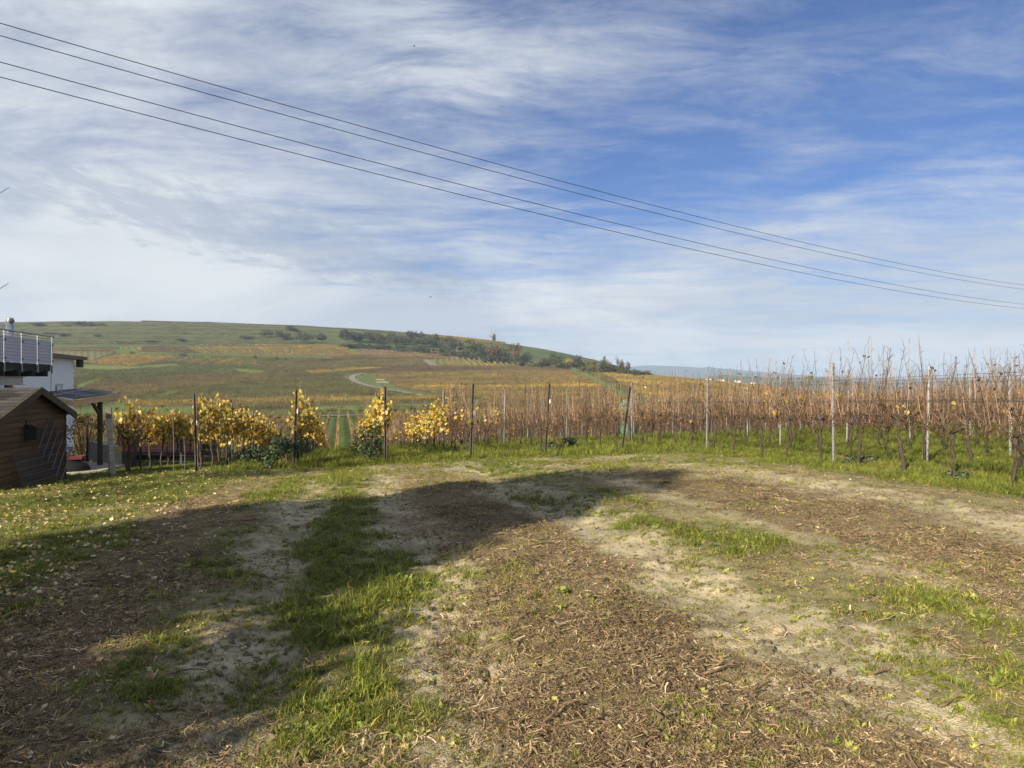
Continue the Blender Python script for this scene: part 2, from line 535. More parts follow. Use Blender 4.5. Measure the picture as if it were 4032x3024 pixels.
def on_ground(px, v):
    """world point of the ground seen at photo pixel (px, v) beyond 60 m"""
    a = (px - 2016) / FS
    z = terr(a * _YS, _YS)
    vv = 1512 - (z - CAM_Z) / _YS * FS
    vv = np.minimum.accumulate(vv)
    k = int(np.argmax(vv <= v)) if np.any(vv <= v) else len(_YS) - 1
    if k > 0 and abs(vv[k - 1] - vv[k]) > 1e-6:
        f = min(max((vv[k - 1] - v) / (vv[k - 1] - vv[k]), 0), 1)
        Y = _YS[k - 1] + (_YS[k] - _YS[k - 1]) * f
    else:
        Y = _YS[k]
    return np.array([a * Y, Y, float(terr(a * Y, Y))])


def in_poly(px, py, poly):
    inside = np.zeros(px.shape, bool)
    n = len(poly)
    for i in range(n):
        x1, y1 = poly[i]; x2, y2 = poly[(i + 1) % n]
        cond = ((y1 > py) != (y2 > py))
        with np.errstate(divide='ignore', invalid='ignore'):
            xi = (x2 - x1) * (py - y1) / (y2 - y1 + 1e-12) + x1
        inside ^= cond & (px < xi)
    return inside

# ------------------------------------------------------------------ foreground ground cover zones
def bump1(c, a, b, s=0.18):
    return sm(c, a - s, a + s) * (1 - sm(c, b - s, b + s))


def zones(x, y):
    """weights of green grass, brown mulch, bare soil, dry yellowish grass on the old vineyard plot"""
    c, t = ct(x, y)
    wob = (fbm(x * 0.55, y * 0.55, 3, 11) - 0.5) * 1.1
    wob2 = (fbm(x * 1.9, y * 1.9, 3, 13) - 0.5) * 1.2
    cw = c + wob * 0.6 + wob2 * 0.55
    n1 = fbm(x * 1.3, y * 1.3, 4, 21); n2 = fbm(x * 3.1, y * 3.1, 3, 31); n3 = fbm(x * 0.8, y * 0.8, 3, 41)
    n4 = fbm(x * 0.9 + 40, y * 0.9, 3, 43)
    pat = sm(n4, .36, .62)
    green = bump1(cw, -1.3, -0.72, .25) * 0.9 * pat + bump1(cw, -0.28, 0.5, .30) * (1.0 + .4 * pat) + bump1(cw, 2.9, 4.6, .4) * 0.55 * pat + bump1(cw, 8.7, 60) * 1.3
    green = green + sm(cw, -2.2, -2.75) * 1.15 + .42 * sm(n1, .44, .72)
    mulch = bump1(cw, -2.4, -1.25, .3) * .75 + bump1(cw, 0.95, 2.35, .35) * 1.05 + bump1(cw, 4.9, 6.6, .45) * 0.95
    soil = bump1(cw, -0.8, -0.2, .25) * .8 + bump1(cw, 0.5, 1.1, .22) * 1.1 + bump1(cw, 2.35, 3.25, .25) * 1.25 + bump1(cw, 6.7, 7.7, .3) * 0.9 + bump1(cw, 4.4, 5.0) * .4
    dry = 0.35 + 0.5 * sm(t, 9, 14)
    # towards the vine rows everything turns to thin yellow-green grass, then lush grass
    e = sm(t + wob * 1.2, 11.0, 14.5) * (cw > -2.6)
    mulch = mulch * (1 - 0.75 * e); green = green * (1 - 0.2 * e) + 0.75 * e; soil = soil * (1 - 0.45 * e) + 0.35 * e * (n3 > 0.55)
    lush = sm(t + wob * .5, 16.6, 17.6)
    green = green + 2.0 * lush
    mulch *= (1 - lush); soil *= (1 - lush)
    gap = .5 + .5 * np.maximum(sm(fbm(x * 5.5, y * 5.5, 3, 91), .38, .58), lush)
    green = np.clip(green * (0.15 + 1.7 * n1) * (0.35 + 1.3 * n2) * gap, 0, 2.2)
    mulch = np.clip(mulch * (0.5 + n1), 0, 2)
    soil = np.clip(soil * (0.7 + 0.75 * n3), 0, 2)
    return green, mulch, soil, dry * (0.6 + 0.8 * n2) * (1 - lush)


def fg_height(x, y):
    c, t = ct(x, y)
    z = near_z(x, y)
    g, m, s, d = zones(x, y)
    nf = 1 - sm(y, 8, 22)
    rut = -0.035 * np.exp(-((c - 0.75) / .22) ** 2) - 0.03 * np.exp(-((c + 0.5) / .22) ** 2) - 0.035 * np.exp(-((c - 2.75) / .28) ** 2) \
        + 0.03 * np.exp(-((c - 1.6) / .4) ** 2) - .03 * np.exp(-((c - 7.2) / .3) ** 2)
    z = z + rut * (1 - sm(t, 13, 17))
    z = z + (fbm(x * 0.45, y * 0.45, 3, 3) - .5) * 0.16 * (1 - sm(t, 14, 18) * .6)
    rough = 0.35 + 0.65 * np.clip(m * .6 + s * (fbm(x * 1.1, y * 1.1, 2, 77) > .52), 0, 1)
    z = z + (fbm(x * 2.6, y * 2.6, 3, 4) - .5) * 0.075 * rough
    z = z + (fbm(x * 9, y * 9, 3, 6) - .5) * 0.07 * rough
    z = z + (fbm(x * 30, y * 30, 2, 8) - .5) * 0.032 * nf * rough
    return z


C_SOIL = np.array([0.32, 0.275, 0.19]); C_SOIL2 = np.array([0.24, 0.205, 0.14])
C_MULCH = np.array([0.14, 0.103, 0.062]); C_GREEN = np.array([0.10, 0.105, 0.045]); C_DRY = np.array([0.21, 0.185, 0.095])


def fg_color(x, y):
    g, m, s, d = zones(x, y)
    n = fbm(x * 5, y * 5, 3, 51)[..., None]
    w = np.stack([g * 0.9, m * 1.05, s * 1.6, d * 0.6], -1) + 1e-3
    w = w ** 1.6
    w = w / w.sum(-1, keepdims=True)
    soil = C_SOIL * n + C_SOIL2 * (1 - n)
    soil = soil * (0.75 + .5 * fbm(x * 1.7, y * 1.7, 3, 61))[..., None]
    c = w[..., 0:1] * C_GREEN + w[..., 1:2] * C_MULCH + w[..., 2:3] * soil * 1.25 + w[..., 3:4] * C_DRY
    c = 0.78 * c + 0.22 * np.array([0.24, 0.205, 0.125])
    return c * (0.75 + 0.85 * n)


def build_foreground():
    nr, nc = 430, 640
    y = 1.0 * (27.0 / 1.0) ** np.linspace(0, 1, nr)
    a = np.linspace(-1, 1, nc)
    Y = np.repeat(y[:, None], nc, 1)
    X = a[None, :] * (Y * 0.82 + 3.0)
    Z = fg_height(X, Y)
    v = np.stack([X, Y, Z], -1).reshape(-1, 3)
    me = np_mesh('plot_ground', v, grid_quads(nr, nc), M['soil'], fg_color(X.ravel(), Y.ravel()))
    o = bpy.data.objects.new('plot_ground', me); COL.objects.link(o)
    tag(o, 'patchy ground of pale soil, brown mulch and grass strips', 'ground', kind='structure')
    # ground round about and behind the viewpoint
    gx = np.linspace(-70, 70, 141); gy = np.linspace(-70, 32, 103)
    X, Y = np.meshgrid(gx, gy)
    Z = near_z(X, Y) - 0.16
    me = np_mesh('garden_ground', np.stack([X, Y, Z], -1).reshape(-1, 3), grid_quads(103, 141), M['terrain'],
                 np.tile(np.array([0.10, 0.11, 0.045]), (X.size, 1)))
    o = bpy.data.objects.new('garden_ground', me); COL.objects.link(o)
    tag(o, 'grassy ground round the plot and down the slope', 'ground', kind='structure')


build_foreground()

# ------------------------------------------------------------------ fields of the hillside (polygons in photo pixels)
OLIVE = [(0.085, 0.075, 0.035), (0.11, 0.095, 0.04), (0.13, 0.095, 0.045), (0.075, 0.08, 0.035)]
BROWN = [(0.14, 0.085, 0.05), (0.17, 0.10, 0.05), (0.12, 0.08, 0.05), (0.16, 0.11, 0.045)]
RUST = [(0.20, 0.10, 0.05), (0.24, 0.13, 0.05), (0.17, 0.09, 0.05)]
OCHRE = [(0.27, 0.17, 0.05), (0.23, 0.14, 0.045), (0.31, 0.19, 0.045), (0.18, 0.12, 0.05)]
GOLD = [(0.42, 0.26, 0.04), (0.36, 0.21, 0.045), (0.46, 0.30, 0.05)]
DARKR = [(0.12, 0.06, 0.045), (0.10, 0.055, 0.04)]
PALE = [(0.24, 0.2, 0.12), (0.2, 0.16, 0.10), (0.28, 0.24, 0.16)]
G_GREEN = (0.095, 0.13, 0.04); G_OL = (0.125, 0.132, 0.058); G_BR = (0.15, 0.11, 0.06); G_LIGHT = (0.115, 0.15, 0.045)

def _mute(p):
    return [tuple(0.64 * a + 0.36 * b for a, b in zip((c[0] * 1.05, c[1] * 1.12, c[2] * 1.15), (.135, .13, .065))) for c in p]


OLIVE, BROWN, RUST, OCHRE, GOLD, DARKR, PALE = [_mute(p) for p in (OLIVE, BROWN, RUST, OCHRE, GOLD, DARKR, PALE)]
# name, polygon, row direction given by two photo points, spacing, palette, ground colour, height scale
FIELDS = [
    ('background_slope', [(-400, 1640), (-400, 1372), (700, 1372), (1400, 1378), (1900, 1420), (2350, 1455), (2480, 1540), (2500, 1612), (1200, 1618), (600, 1640)], ((300, 1520), (900, 1500)), 3.2, OLIVE + OLIVE + BROWN, (.125, .135, .055), 0.95),
    ('lower_left', [(-200, 1600), (640, 1575), (1190, 1660), (1190, 1900), (-200, 1900)], ((1340, 1700), (1341, 1650)), 2.2, BROWN + RUST, G_GREEN, 0.9),
    ('lower', [(1120, 1642), (1560, 1640), (1660, 1900), (1120, 1900)], ((1340, 1700), (1341, 1650)), 2.2, RUST, G_GREEN, 0.9),
    ('lower_right', [(1560, 1622), (2700, 1600), (3000, 1900), (1620, 1900)], ((1340, 1700), (1341, 1650)), 2.2, OCHRE + BROWN, G_OL, 0.9),
    ('olive', [(560, 1590), (640, 1545), (900, 1525), (1400, 1500), (1475, 1545), (1600, 1568), (1800, 1585), (1800, 1600), (900, 1606)], ((700, 1560), (1300, 1555)), 2.4, OLIVE, G_OL, 1.0),
    ('olive_foot', [(500, 1590), (1000, 1582), (1720, 1570), (1720, 1585), (1000, 1598), (500, 1606)], ((700, 1592), (1300, 1585)), 2.4, OCHRE, G_OL, 1.0),
    ('left_brown', [(260, 1560), (330, 1520), (700, 1490), (1000, 1478), (1100, 1500), (640, 1540), (400, 1600), (260, 1620)], ((300, 1570), (900, 1510)), 2.6, BROWN, G_OL, 1.0),
    ('orange_strip', [(365, 1492), (620, 1464), (850, 1448), (870, 1456), (640, 1476), (380, 1502)], ((370, 1496), (860, 1452)), 2.2, GOLD, G_OL, 1.1),
    ('green_slope', [(290, 1470), (440, 1440), (900, 1425), (1300, 1440), (1380, 1480), (1000, 1474), (880, 1460), (640, 1485), (360, 1505), (290, 1500)], ((300, 1490), (900, 1455)), 3.4, OLIVE, G_GREEN, 0.9),
    ('bronze_block', [(345, 1432), (470, 1398), (690, 1406), (620, 1428), (520, 1446), (420, 1444)], ((380, 1440), (620, 1410)), 3.0, OCHRE, (.16, .13, .05), 1.0),
    ('bronze_block_right', [(640, 1422), (690, 1406), (900, 1412), (1010, 1424), (1010, 1440), (800, 1440)], ((700, 1432), (780, 1412)), 3.4, OCHRE + OLIVE, G_OL, 1.0),
    ('post_grid', [(200, 1432), (200, 1384), (450, 1388), (400, 1410), (330, 1432)], ((240, 1430), (252, 1390)), 4.5, PALE, G_OL, 0.8),
    ('stripes', [(730, 1368), (1000, 1362), (1360, 1372), (1450, 1400), (1200, 1414), (800, 1405)], ((800, 1400), (760, 1372)), 5.0, OCHRE, (.13, .12, .05), 1.2),
    ('stripes_small', [(470, 1372), (550, 1370), (560, 1385), (480, 1384)], ((500, 1383), (490, 1372)), 4.5, GOLD, G_LIGHT, 1.1),
    ('stripes_small_two', [(655, 1371), (700, 1370), (712, 1388), (675, 1388)], ((690, 1386), (670, 1372)), 4.0, GOLD, G_GREEN, 1.2),
    ('stripe_edge', [(200, 1376), (470, 1378), (470, 1384), (200, 1382)], ((210, 1380), (460, 1382)), 3.0, OCHRE, G_OL, 1.0),
    ('brown_band', [(560, 1368), (730, 1366), (740, 1388), (570, 1386)], ((570, 1380), (720, 1380)), 3.0, BROWN, (.14, .11, .06), 1.0),
    ('ochre_top', [(1000, 1358), (1380, 1366), (1360, 1376), (1010, 1366)], ((1010, 1362), (1370, 1371)), 2.6, OCHRE, (.2, .14, .06), 1.1),
    ('pink_field', [(1420, 1372), (1700, 1392), (1900, 1418), (1500, 1410), (1405, 1388)], ((1430, 1380), (1800, 1402)), 3.2, RUST + PALE, (.2, .14, .09), 0.9),
    ('mid_green', [(1000, 1444), (1280, 1420), (1660, 1412), (1700, 1444), (1400, 1460), (1000, 1470)], ((1010, 1455), (1600, 1430)), 3.0, OLIVE + BROWN, G_OL, 1.0),
    ('dark_rust_row', [(1250, 1422), (1660, 1408), (1660, 1414), (1260, 1428)], ((1260, 1426), (1650, 1411)), 2.2, DARKR, G_BR, 1.1),
    ('row_field', [(1690, 1418), (1760, 1412), (2000, 1424), (2120, 1444), (1800, 1446), (1712, 1442)], ((1800, 1444), (1780, 1415)), 5.0, OCHRE, (.15, .15, .05), 1.2),
    ('red_band', [(1380, 1458), (1700, 1446), (2260, 1456), (2300, 1466), (1900, 1462), (1400, 1468)], ((1400, 1463), (2200, 1459)), 2.2, DARKR, (.14, .09, .06), 1.1),
    ('gold_band', [(1200, 1466), (1500, 1450), (1500, 1456), (1230, 1476)], ((1210, 1470), (1490, 1453)), 2.2, GOLD, G_OL, 1.0),
    ('brown_right', [(1440, 1478), (1900, 1465), (2290, 1466), (2480, 1560), (2440, 1600), (1740, 1575), (1560, 1530)], ((1500, 1500), (2200, 1500)), 2.4, BROWN + OCHRE[:2], G_OL, 1.0),
    ('gold_row', [(1620, 1523), (2420, 1522), (2430, 1532), (1630, 1533)], ((1630, 1528), (2400, 1527)), 2.0, GOLD + OCHRE, G_OL, 1.0),
    ('gold_field', [(2330, 1456), (2500, 1470), (2640, 1486), (2900, 1506), (3300, 1555), (3200, 1620), (2560, 1580), (2420, 1500)], ((2400, 1480), (2800, 1520)), 2.4, GOLD[:1] + OCHRE + OCHRE + BROWN, (.17, .145, .055), 1.0),
    ('right_slope', [(3000, 1520), (4400, 1600), (4400, 1800), (3000, 1760)], ((3100, 1600), (3500, 1610)), 2.4, OCHRE + BROWN, G_OL, 1.0),
    ('crest', [(560, 1268), (900, 1276), (1350, 1298), (1700, 1330), (1700, 1300), (1350, 1270), (900, 1250), (560, 1240)], ((900, 1274), (905, 1268)), 5.0, [(.11, .10, .055), (.13, .11, .055)], G_GREEN, .9),
    ('crest_right', [(1700, 1330), (1990, 1362), (1990, 1335), (1700, 1304)], ((1710, 1326), (1980, 1350)), 4.0, OCHRE, G_GREEN, 1.2),
]
GRASS_PATCHES = [   # brighter or other ground, polygon + colour
    ([(290, 1560), (300, 1520), (400, 1490), (330, 1530)], G_LIGHT),
    ([(900, 1450), (1040, 1462), (1035, 1474), (960, 1472)], G_LIGHT),
    ([(590, 1575), (660, 1545), (760, 1536), (650, 1568)], G_LIGHT),
    ([(330, 1438), (520, 1446), (700, 1432), (700, 1442), (430, 1462), (300, 1455)], (.11, .15, .045)),
    ([(1400, 1500), (1440, 1475), (1500, 1490), (1560, 1528), (1740, 1560), (1660, 1566), (1500, 1538)], (.10, .125, .045)),
    ([(2220, 1446), (2270, 1448), (2500, 1570), (2440, 1570)], (.12, .16, .06)),
    ([(450, 1376), (560, 1388), (700, 1392), (1300, 1406), (1300, 1416), (700, 1402), (450, 1394)], (.085, .125, .035)),
    ([(1376, 1374), (1418, 1372), (1404, 1388), (1370, 1386)], G_LIGHT),
    ([(1150, 1606), (1800, 1588), (1800, 1606), (1150, 1620)], G_LIGHT),
    ([(1480, 1492), (2100, 1500), (2100, 1504), (1480, 1497)], (.34, .28, .17)),
    ([(1480, 1502), (2000, 1508), (2000, 1511), (1480, 1506)], (.34, .28, .17)),
]


def field_ground(x, y, z):
    """colour of the hillside ground"""
    px, pv = px_of(x, y, z)
    n = fbm(x / 30, y / 30, 3, 71)[:, None]
    col = np.array([0.075, 0.097, 0.036]) * (0.7 + 0.7 * n)
    # terraces: brown treads, green banks
    dz = z - terr(x, y + 4.0)
    steep = sm(-dz, 0.25, 0.9)[:, None]
    up = (sm(y, 630, 660) * (1 - sm(x / y, -0.30, -0.2)))[:, None]
    bank = np.array([0.055, 0.068, 0.028]) * (0.6 + .8 * fbm(x / 9, y / 9, 3, 81)[:, None])
    tread = np.array([0.125, 0.105, 0.055])
    col = col * (1 - up) + up * (bank * steep + tread * (1 - steep))
    for name, poly, _, _, _, gc, _ in FIELDS:
        m = in_poly(px, pv, poly) & (y > 60)
        col[m] = np.array(gc) * (0.8 + 0.4 * n[m])
    for poly, gc in GRASS_PATCHES:
        m = in_poly(px, pv, poly) & (y > 60)
        col[m] = np.array(gc) * (0.85 + 0.3 * n[m])
    far = sm(y, 1300, 1800)[:, None]
    patch = (vnoise(x / 160, y / 260, 91)[:, None])
    col = col * (1 - far) + far * (np.array([0.09, 0.10, 0.05]) * patch + np.array([0.06, 0.08, 0.04]) * (1 - patch))
    return col


def build_terrain():
    na, nd = 760, 560
    a = np.linspace(-0.98, 0.98, na)
    l = np.concatenate([np.linspace(math.log(24), math.log(1250), 470), np.linspace(math.log(1250), math.log(24000), 91)[1:]])
    Y = np.exp(l)[:, None] * np.ones(na)[None]
    X = a[None] * Y
    Z = terr(X, Y) - 0.05 * (Y < 60)
    x, y, z = X.ravel(), Y.ravel(), Z.ravel()
    me = np_mesh('hillside_terrain', np.stack([x, y, z], 1), grid_quads(len(l), na), M['terrain'], field_ground(x, y, z))
    o = bpy.data.objects.new('hillside_terrain', me); COL.objects.link(o)
    tag(o, 'green terraced hillside and valley beyond the near vine rows', 'terrain', kind='structure')


build_terrain()


def ridge(name, mat, pts, Y, depth, label, cat='hill', rough=1.0, seed=0, base=-75):
    """a long hill: silhouette points in photo pixels at depth Y, real body behind and in front"""
    xs = np.array([p[0] for p in pts], float); vs = np.array([p[1] for p in pts], float)
    n = 260
    px = np.linspace(xs[0], xs[-1], n)
    v = np.interp(px, xs, vs)
    X = (px - 2016) / FS * Y
    top = CAM_Z - (v - 1512) / FS * Y
    m = 40
    s = np.linspace(-1, 1, m)
    prof = np.cos(s * math.pi / 2) ** 1.3
    V = np.zeros((m, n, 3))
    for i in range(m):
        yy = Y + s[i] * depth
        hh = base + (top - base) * prof[i]
        hh = hh + (fbm(X / (depth * .25), np.full(n, yy) / (depth * .25), 4, seed) - .5) * rough * prof[i] * (1 - prof[i] * .8)
        V[i, :, 0] = X; V[i, :, 1] = yy; V[i, :, 2] = hh
    me = np_mesh(name, V.reshape(-1, 3), grid_quads(m, n), mat)
    o = bpy.data.objects.new(name, me); COL.objects.link(o)
    tag(o, label, cat, kind='structure')
    return o


ridge('mountain_ridge', M['mountain'], [(1500, 1500), (2300, 1462), (2440, 1448), (2540, 1438), (2660, 1442), (2760, 1449), (2778, 1446), (2790, 1447), (2810, 1451),
      (3000, 1466), (3200, 1482), (3500, 1492), (3800, 1486), (4300, 1500), (5200, 1506)], 6500, 1500, 'long blue mountain ridge far on the horizon', 'mountain', 70, 3)
ridge('wooded_hill', M['hill'], [(2500, 1530), (2740, 1502), (2790, 1482), (2850, 1476), (2950, 1482), (3050, 1488), (3200, 1487), (3330, 1497), (3420, 1515), (3700, 1535), (4032, 1545), (5000, 1550)],
      2700, 420, 'low wooded hill with a few pale houses across the valley', 'hill', 26, 9, -80)

# ------------------------------------------------------------------ scattering (uncountable cover only)
def gn_scatter_group():
    g = bpy.data.node_groups.new('scatter', 'GeometryNodeTree')
    g.interface.new_socket('Geometry', in_out='INPUT', socket_type='NodeSocketGeometry')
    g.interface.new_socket('Collection', in_out='INPUT', socket_type='NodeSocketCollection')
    g.interface.new_socket('Geometry', in_out='OUTPUT', socket_type='NodeSocketGeometry')
    N = g.nodes.new; L = g.links.new
    gi = N('NodeGroupInput'); go = N('NodeGroupOutput')
    ci = N('GeometryNodeCollectionInfo')
    ci.inputs['Separate Children'].default_value = True
    ci.inputs['Reset Children'].default_value = True
    L(gi.outputs['Collection'], ci.inputs['Collection'])
    iop = N('GeometryNodeInstanceOnPoints')
    iop.inputs['Pick Instance'].default_value = True

    def attr(n, t):
        a = N('GeometryNodeInputNamedAttribute'); a.data_type = t
        a.inputs['Name'].default_value = n
        return a.outputs['Attribute']
    e = N('FunctionNodeEulerToRotation')
    L(attr('rot', 'FLOAT_VECTOR'), e.inputs[0])
    L(gi.outputs['Geometry'], iop.inputs['Points'])
    L(ci.outputs[0], iop.inputs['Instance'])
    L(attr('idx', 'INT'), iop.inputs['Instance Index'])
    L(e.outputs[0], iop.inputs['Rotation'])
    L(attr('scl', 'FLOAT_VECTOR'), iop.inputs['Scale'])
    L(iop.outputs[0], go.inputs[0])
    return g


SCATTER = gn_scatter_group()


def library(name, meshes):
    c = bpy.data.collections.new(name)
    for i, me in enumerate(meshes):
        o = bpy.data.objects.new('%s_%02d' % (name, i), me)
        c.objects.link(o)
    return c


def scatter(name, P, rot, scl, idx, col, coll, label, cat):
    P = np.asarray(P, np.float32)
    n = len(P)
    me = bpy.data.meshes.new(name)
    me.vertices.add(n); me.vertices.foreach_set('co', P.ravel())
    scl = np.asarray(scl, np.float32)
    if scl.ndim == 1:
        scl = np.repeat(scl[:, None], 3, 1)
    for nm, t, d, k in (('rot', 'FLOAT_VECTOR', rot, 'vector'), ('scl', 'FLOAT_VECTOR', scl, 'vector'), ('col', 'FLOAT_VECTOR', col, 'vector')):
        a = me.attributes.new(nm, t, 'POINT'); a.data.foreach_set(k, np.ascontiguousarray(d, np.float32).ravel())
    a = me.attributes.new('idx', 'INT', 'POINT'); a.data.foreach_set('value', np.ascontiguousarray(idx, np.int32))
    o = bpy.data.objects.new(name, me); COL.objects.link(o)
    md = o.modifiers.new('scatter', 'NODES'); md.node_group = SCATTER
    ident = [s.identifier for s in SCATTER.interface.items_tree if s.name == 'Collection'][0]
    md[ident] = coll
    tag(o, label, cat, kind='stuff')
    return o


# ---- far vine rows
def far_vine_mesh(i, L=1.8, h=1.75, n=34):
    r = random.Random(100 + i)
    b = MB()
    for k in range(2):                       # trunks
        x = -L / 4 + k * L / 2 + r.uniform(-.1, .1)
        b.tube([(x, 0, 0), (x + r.uniform(-.05, .05), 0, .8)], [.045, .035], 3, False, (.45, .4, .4))
    for k in range(n):                       # canes and leaf remains as slim slivers
        x = r.uniform(-L / 2, L / 2); z0 = r.uniform(.6, 1.0); z1 = z0 + r.uniform(.35, 1.0) * (h - .75)
        dx = r.uniform(-.22, .22); y = r.uniform(-.13, .13); dy = r.uniform(-.15, .15)
        w = r.uniform(.018, .045)
        a = r.uniform(0, math.pi); wx, wy = w * math.cos(a), w * math.sin(a)
        s = r.uniform(.6, 1.35)
        b.face([(x - wx, y - wy, z0), (x + wx, y + wy, z0), (x + dx + wx * .4, y + dy + wy * .4, z1), (x + dx - wx * .4, y + dy - wy * .4, z1)], (s, s, s))
    for k in range(n // 2):
        x = r.uniform(-L / 2, L / 2); z = r.uniform(.75, h - .2); y = r.uniform(-.16, .16); q = r.uniform(.05, .10)
        a = r.uniform(0, 6.28); s = r.uniform(.8, 1.6)
        u = Vector((math.cos(a), math.sin(a), r.uniform(-.6, .6))).normalized() * q
        w = Vector((-math.sin(a) * .4, math.cos(a) * .4, r.uniform(.5, 1))).normalized() * q
        p = Vector((x, y, z))
        b.face([p - u - w, p + u - w, p + u + w, p - u + w], (s, s, s * .8))
    return b.mesh('far_vine', M['far_vine'])


FAR_LIB = library('far_vine_lib', [far_vine_mesh(i) for i in range(7)])


ROADS = [
    ('farm_road', [(1700, 1563), (1600, 1548), (1500, 1531), (1420, 1512), (1388, 1494), (1385, 1484), (1412, 1474), (1440, 1470)], 3.4, 'grey farm road curving through the vineyards', .25),
    ('field_track', [(1712, 1442), (1690, 1428), (1676, 1418)], 5.0, 'pale track leading to the timber frame', .3),
    ('valley_path', [(1100, 1643), (1250, 1641), (1420, 1637), (1600, 1632)], 2.6, 'pale concrete path at the foot of the near vineyard', .25),
]
ROADPTS = []
for _r in ROADS[:2]:
    _w = [on_ground(*p)[:2] for p in _r[1]]
    for _i in range(len(_w) - 1):
        for _f in np.linspace(0, 1, 24):
            ROADPTS.append(_w[_i] * (1 - _f) + _w[_i + 1] * _f)
ROADPTS = np.array(ROADPTS)


def build_fields():
    for name, poly, dirp, spacing, pal, gc, hs in FIELDS:
        P0 = on_ground(*dirp[0])[:2]; P1 = on_ground(*dirp[1])[:2]
        if name.startswith('lower'):
            d = RD
        else:
            d = P1 - P0; d = d / (np.linalg.norm(d) + 1e-9)
        n = np.array([-d[1], d[0]])
        corners = np.array([on_ground(px, v)[:2] for px, v in poly])
        if name.startswith('lower'):
            corners = np.vstack([corners, corners * [1, 0] + [0, 92]])
        cu = corners @ d; cn = corners @ n
        step = 1.7 if corners[:, 1].min() < 480 else 2.4
        us = np.arange(cu.min() - 3, cu.max() + 3, step); ns = np.arange(cn.min() - 3, cn.max() + 3, spacing)
        if len(us) * len(ns) > 400000:
            continue
        U, Nn = np.meshgrid(us, ns)
        U = U + rng.uniform(-.3, .3, U.shape) + (np.arange(len(ns)) * 0.37 % 1)[:, None]
        x = (U * d[0] + Nn * n[0]).ravel(); y = (U * d[1] + Nn * n[1]).ravel()
        rowid = np.repeat(np.arange(len(ns)), len(us))
        ok = y > 80
        x, y, rowid = x[ok], y[ok], rowid[ok]
        z = terr(x, y)
        px, pv = px_of(x, y, z)
        m = in_poly(px, pv, poly)
        seen = False
        for other in FIELDS:                 # later fields and grass patches take precedence
            if other[0] == name:
                seen = True
            elif seen:
                m &= ~in_poly(px, pv, other[1])
        for gp, _ in GRASS_PATCHES:
            m &= ~in_poly(px, pv, gp)
        if name.startswith('lower'):
            m = m & (y > 84) & (y < 184)
        m &= rng.random(len(m)) > 0.05
        ii = np.nonzero(m)[0]
        if len(ii):
            for ch in np.array_split(ii, len(ii) // 4000 + 1):
                dd = ((x[ch, None] - ROADPTS[None, :, 0]) ** 2 + (y[ch, None] - ROADPTS[None, :, 1]) ** 2).min(1)
                m[ch[dd < 4.6 ** 2]] = False
        x, y, z, rowid = x[m], y[m], z[m], rowid[m]
        if len(x) == 0:
            continue
        pal = np.array(pal)
        rowpick = (rowid * 7919 % 101) % len(pal)
        pick = np.where(rng.random(len(x)) < 0.55, rowpick, rng.integers(0, len(pal), len(x)))
        big = fbm(x / 14, y / 14, 2, 15)[:, None]
        col = pal[pick] * (0.75 + 0.5 * rng.random((len(x), 1))) * (0.7 + 0.6 * big)
        ang = math.atan2(d[1], d[0])
        rot = np.zeros((len(x), 3)); rot[:, 2] = ang + rng.integers(0, 2, len(x)) * math.pi + rng.uniform(-.06, .06, len(x))
        s = rng.uniform(.85, 1.12, len(x)) * hs
        scl = np.stack([np.full(len(x), step / 1.7), np.full(len(x), 1.0 if spacing < 3 else 1.6), s], 1)
        scatter('far_vine_rows', np.stack([x, y, z - .03], 1), rot, scl, rng.integers(0, 7, len(x)), col, FAR_LIB,
                'far vine rows of the %s field on the hillside' % name.replace('_', ' '), 'vineyard')
    # vines along the terrace treads of the upper slope
    pts = []
    for H in np.arange(36, 90, 7.5):
        for a in np.linspace(-.74, -.30, 420):
            yy = np.linspace(640, 905, 200); zz = terr(a * yy, yy)
            k = np.argmax(zz > H + 0.25 * 7.5)
            if zz[k] > H and rng.random() > .12:
                pts.append((a * yy[k], yy[k], zz[k]))
    pts = np.array(pts)
    col = np.array(BROWN + PALE)[rng.integers(0, 7, len(pts))] * rng.uniform(.8, 1.3, (len(pts), 1))
    rot = np.zeros((len(pts), 3)); rot[:, 2] = rng.uniform(-.2, .2, len(pts))
    scatter('far_vine_rows', pts, rot, np.full(len(pts), 1.15), rng.integers(0, 7, len(pts)), col, FAR_LIB,
            'thin brown vine rows along the terraces of the far hill', 'vineyard')


build_fields()


def strip(name, pts, width, mat, label, cat='road', lift=0.12):
    """a road draped on the ground through photo points"""
    W = [on_ground(*p)[:2] for p in pts]
    d = np.cumsum([0] + [np.linalg.norm(W[i + 1] - W[i]) for i in range(len(W) - 1)])
    s = np.linspace(0, d[-1], int(d[-1] / 2) + 2)
    W = np.array(W)
    # smooth path
    x = np.interp(s, d, W[:, 0]); y = np.interp(s, d, W[:, 1])
    for _ in range(6):
        x[1:-1] = (x[:-2] + 2 * x[1:-1] + x[2:]) / 4; y[1:-1] = (y[:-2] + 2 * y[1:-1] + y[2:]) / 4
    tx = np.gradient(x); ty = np.gradient(y); l = np.hypot(tx, ty); nx, ny = -ty / l, tx / l
    V = []
    for k in (-1, -.5, 0, .5, 1):
        xx = x + nx * width / 2 * k; yy = y + ny * width / 2 * k
        V.append(np.stack([xx, yy, terr(xx, yy) + lift], 1))
    V = np.stack(V, 1)
    me = np_mesh(name, V.reshape(-1, 3), grid_quads(len(x), 5), mat)
    o = bpy.data.objects.new(name, me); COL.objects.link(o)
    tag(o, label, cat, kind='structure')


for nm, pts, wd, lab, lf in ROADS:
    strip(nm, pts, wd, M['road'], lab, lift=lf)

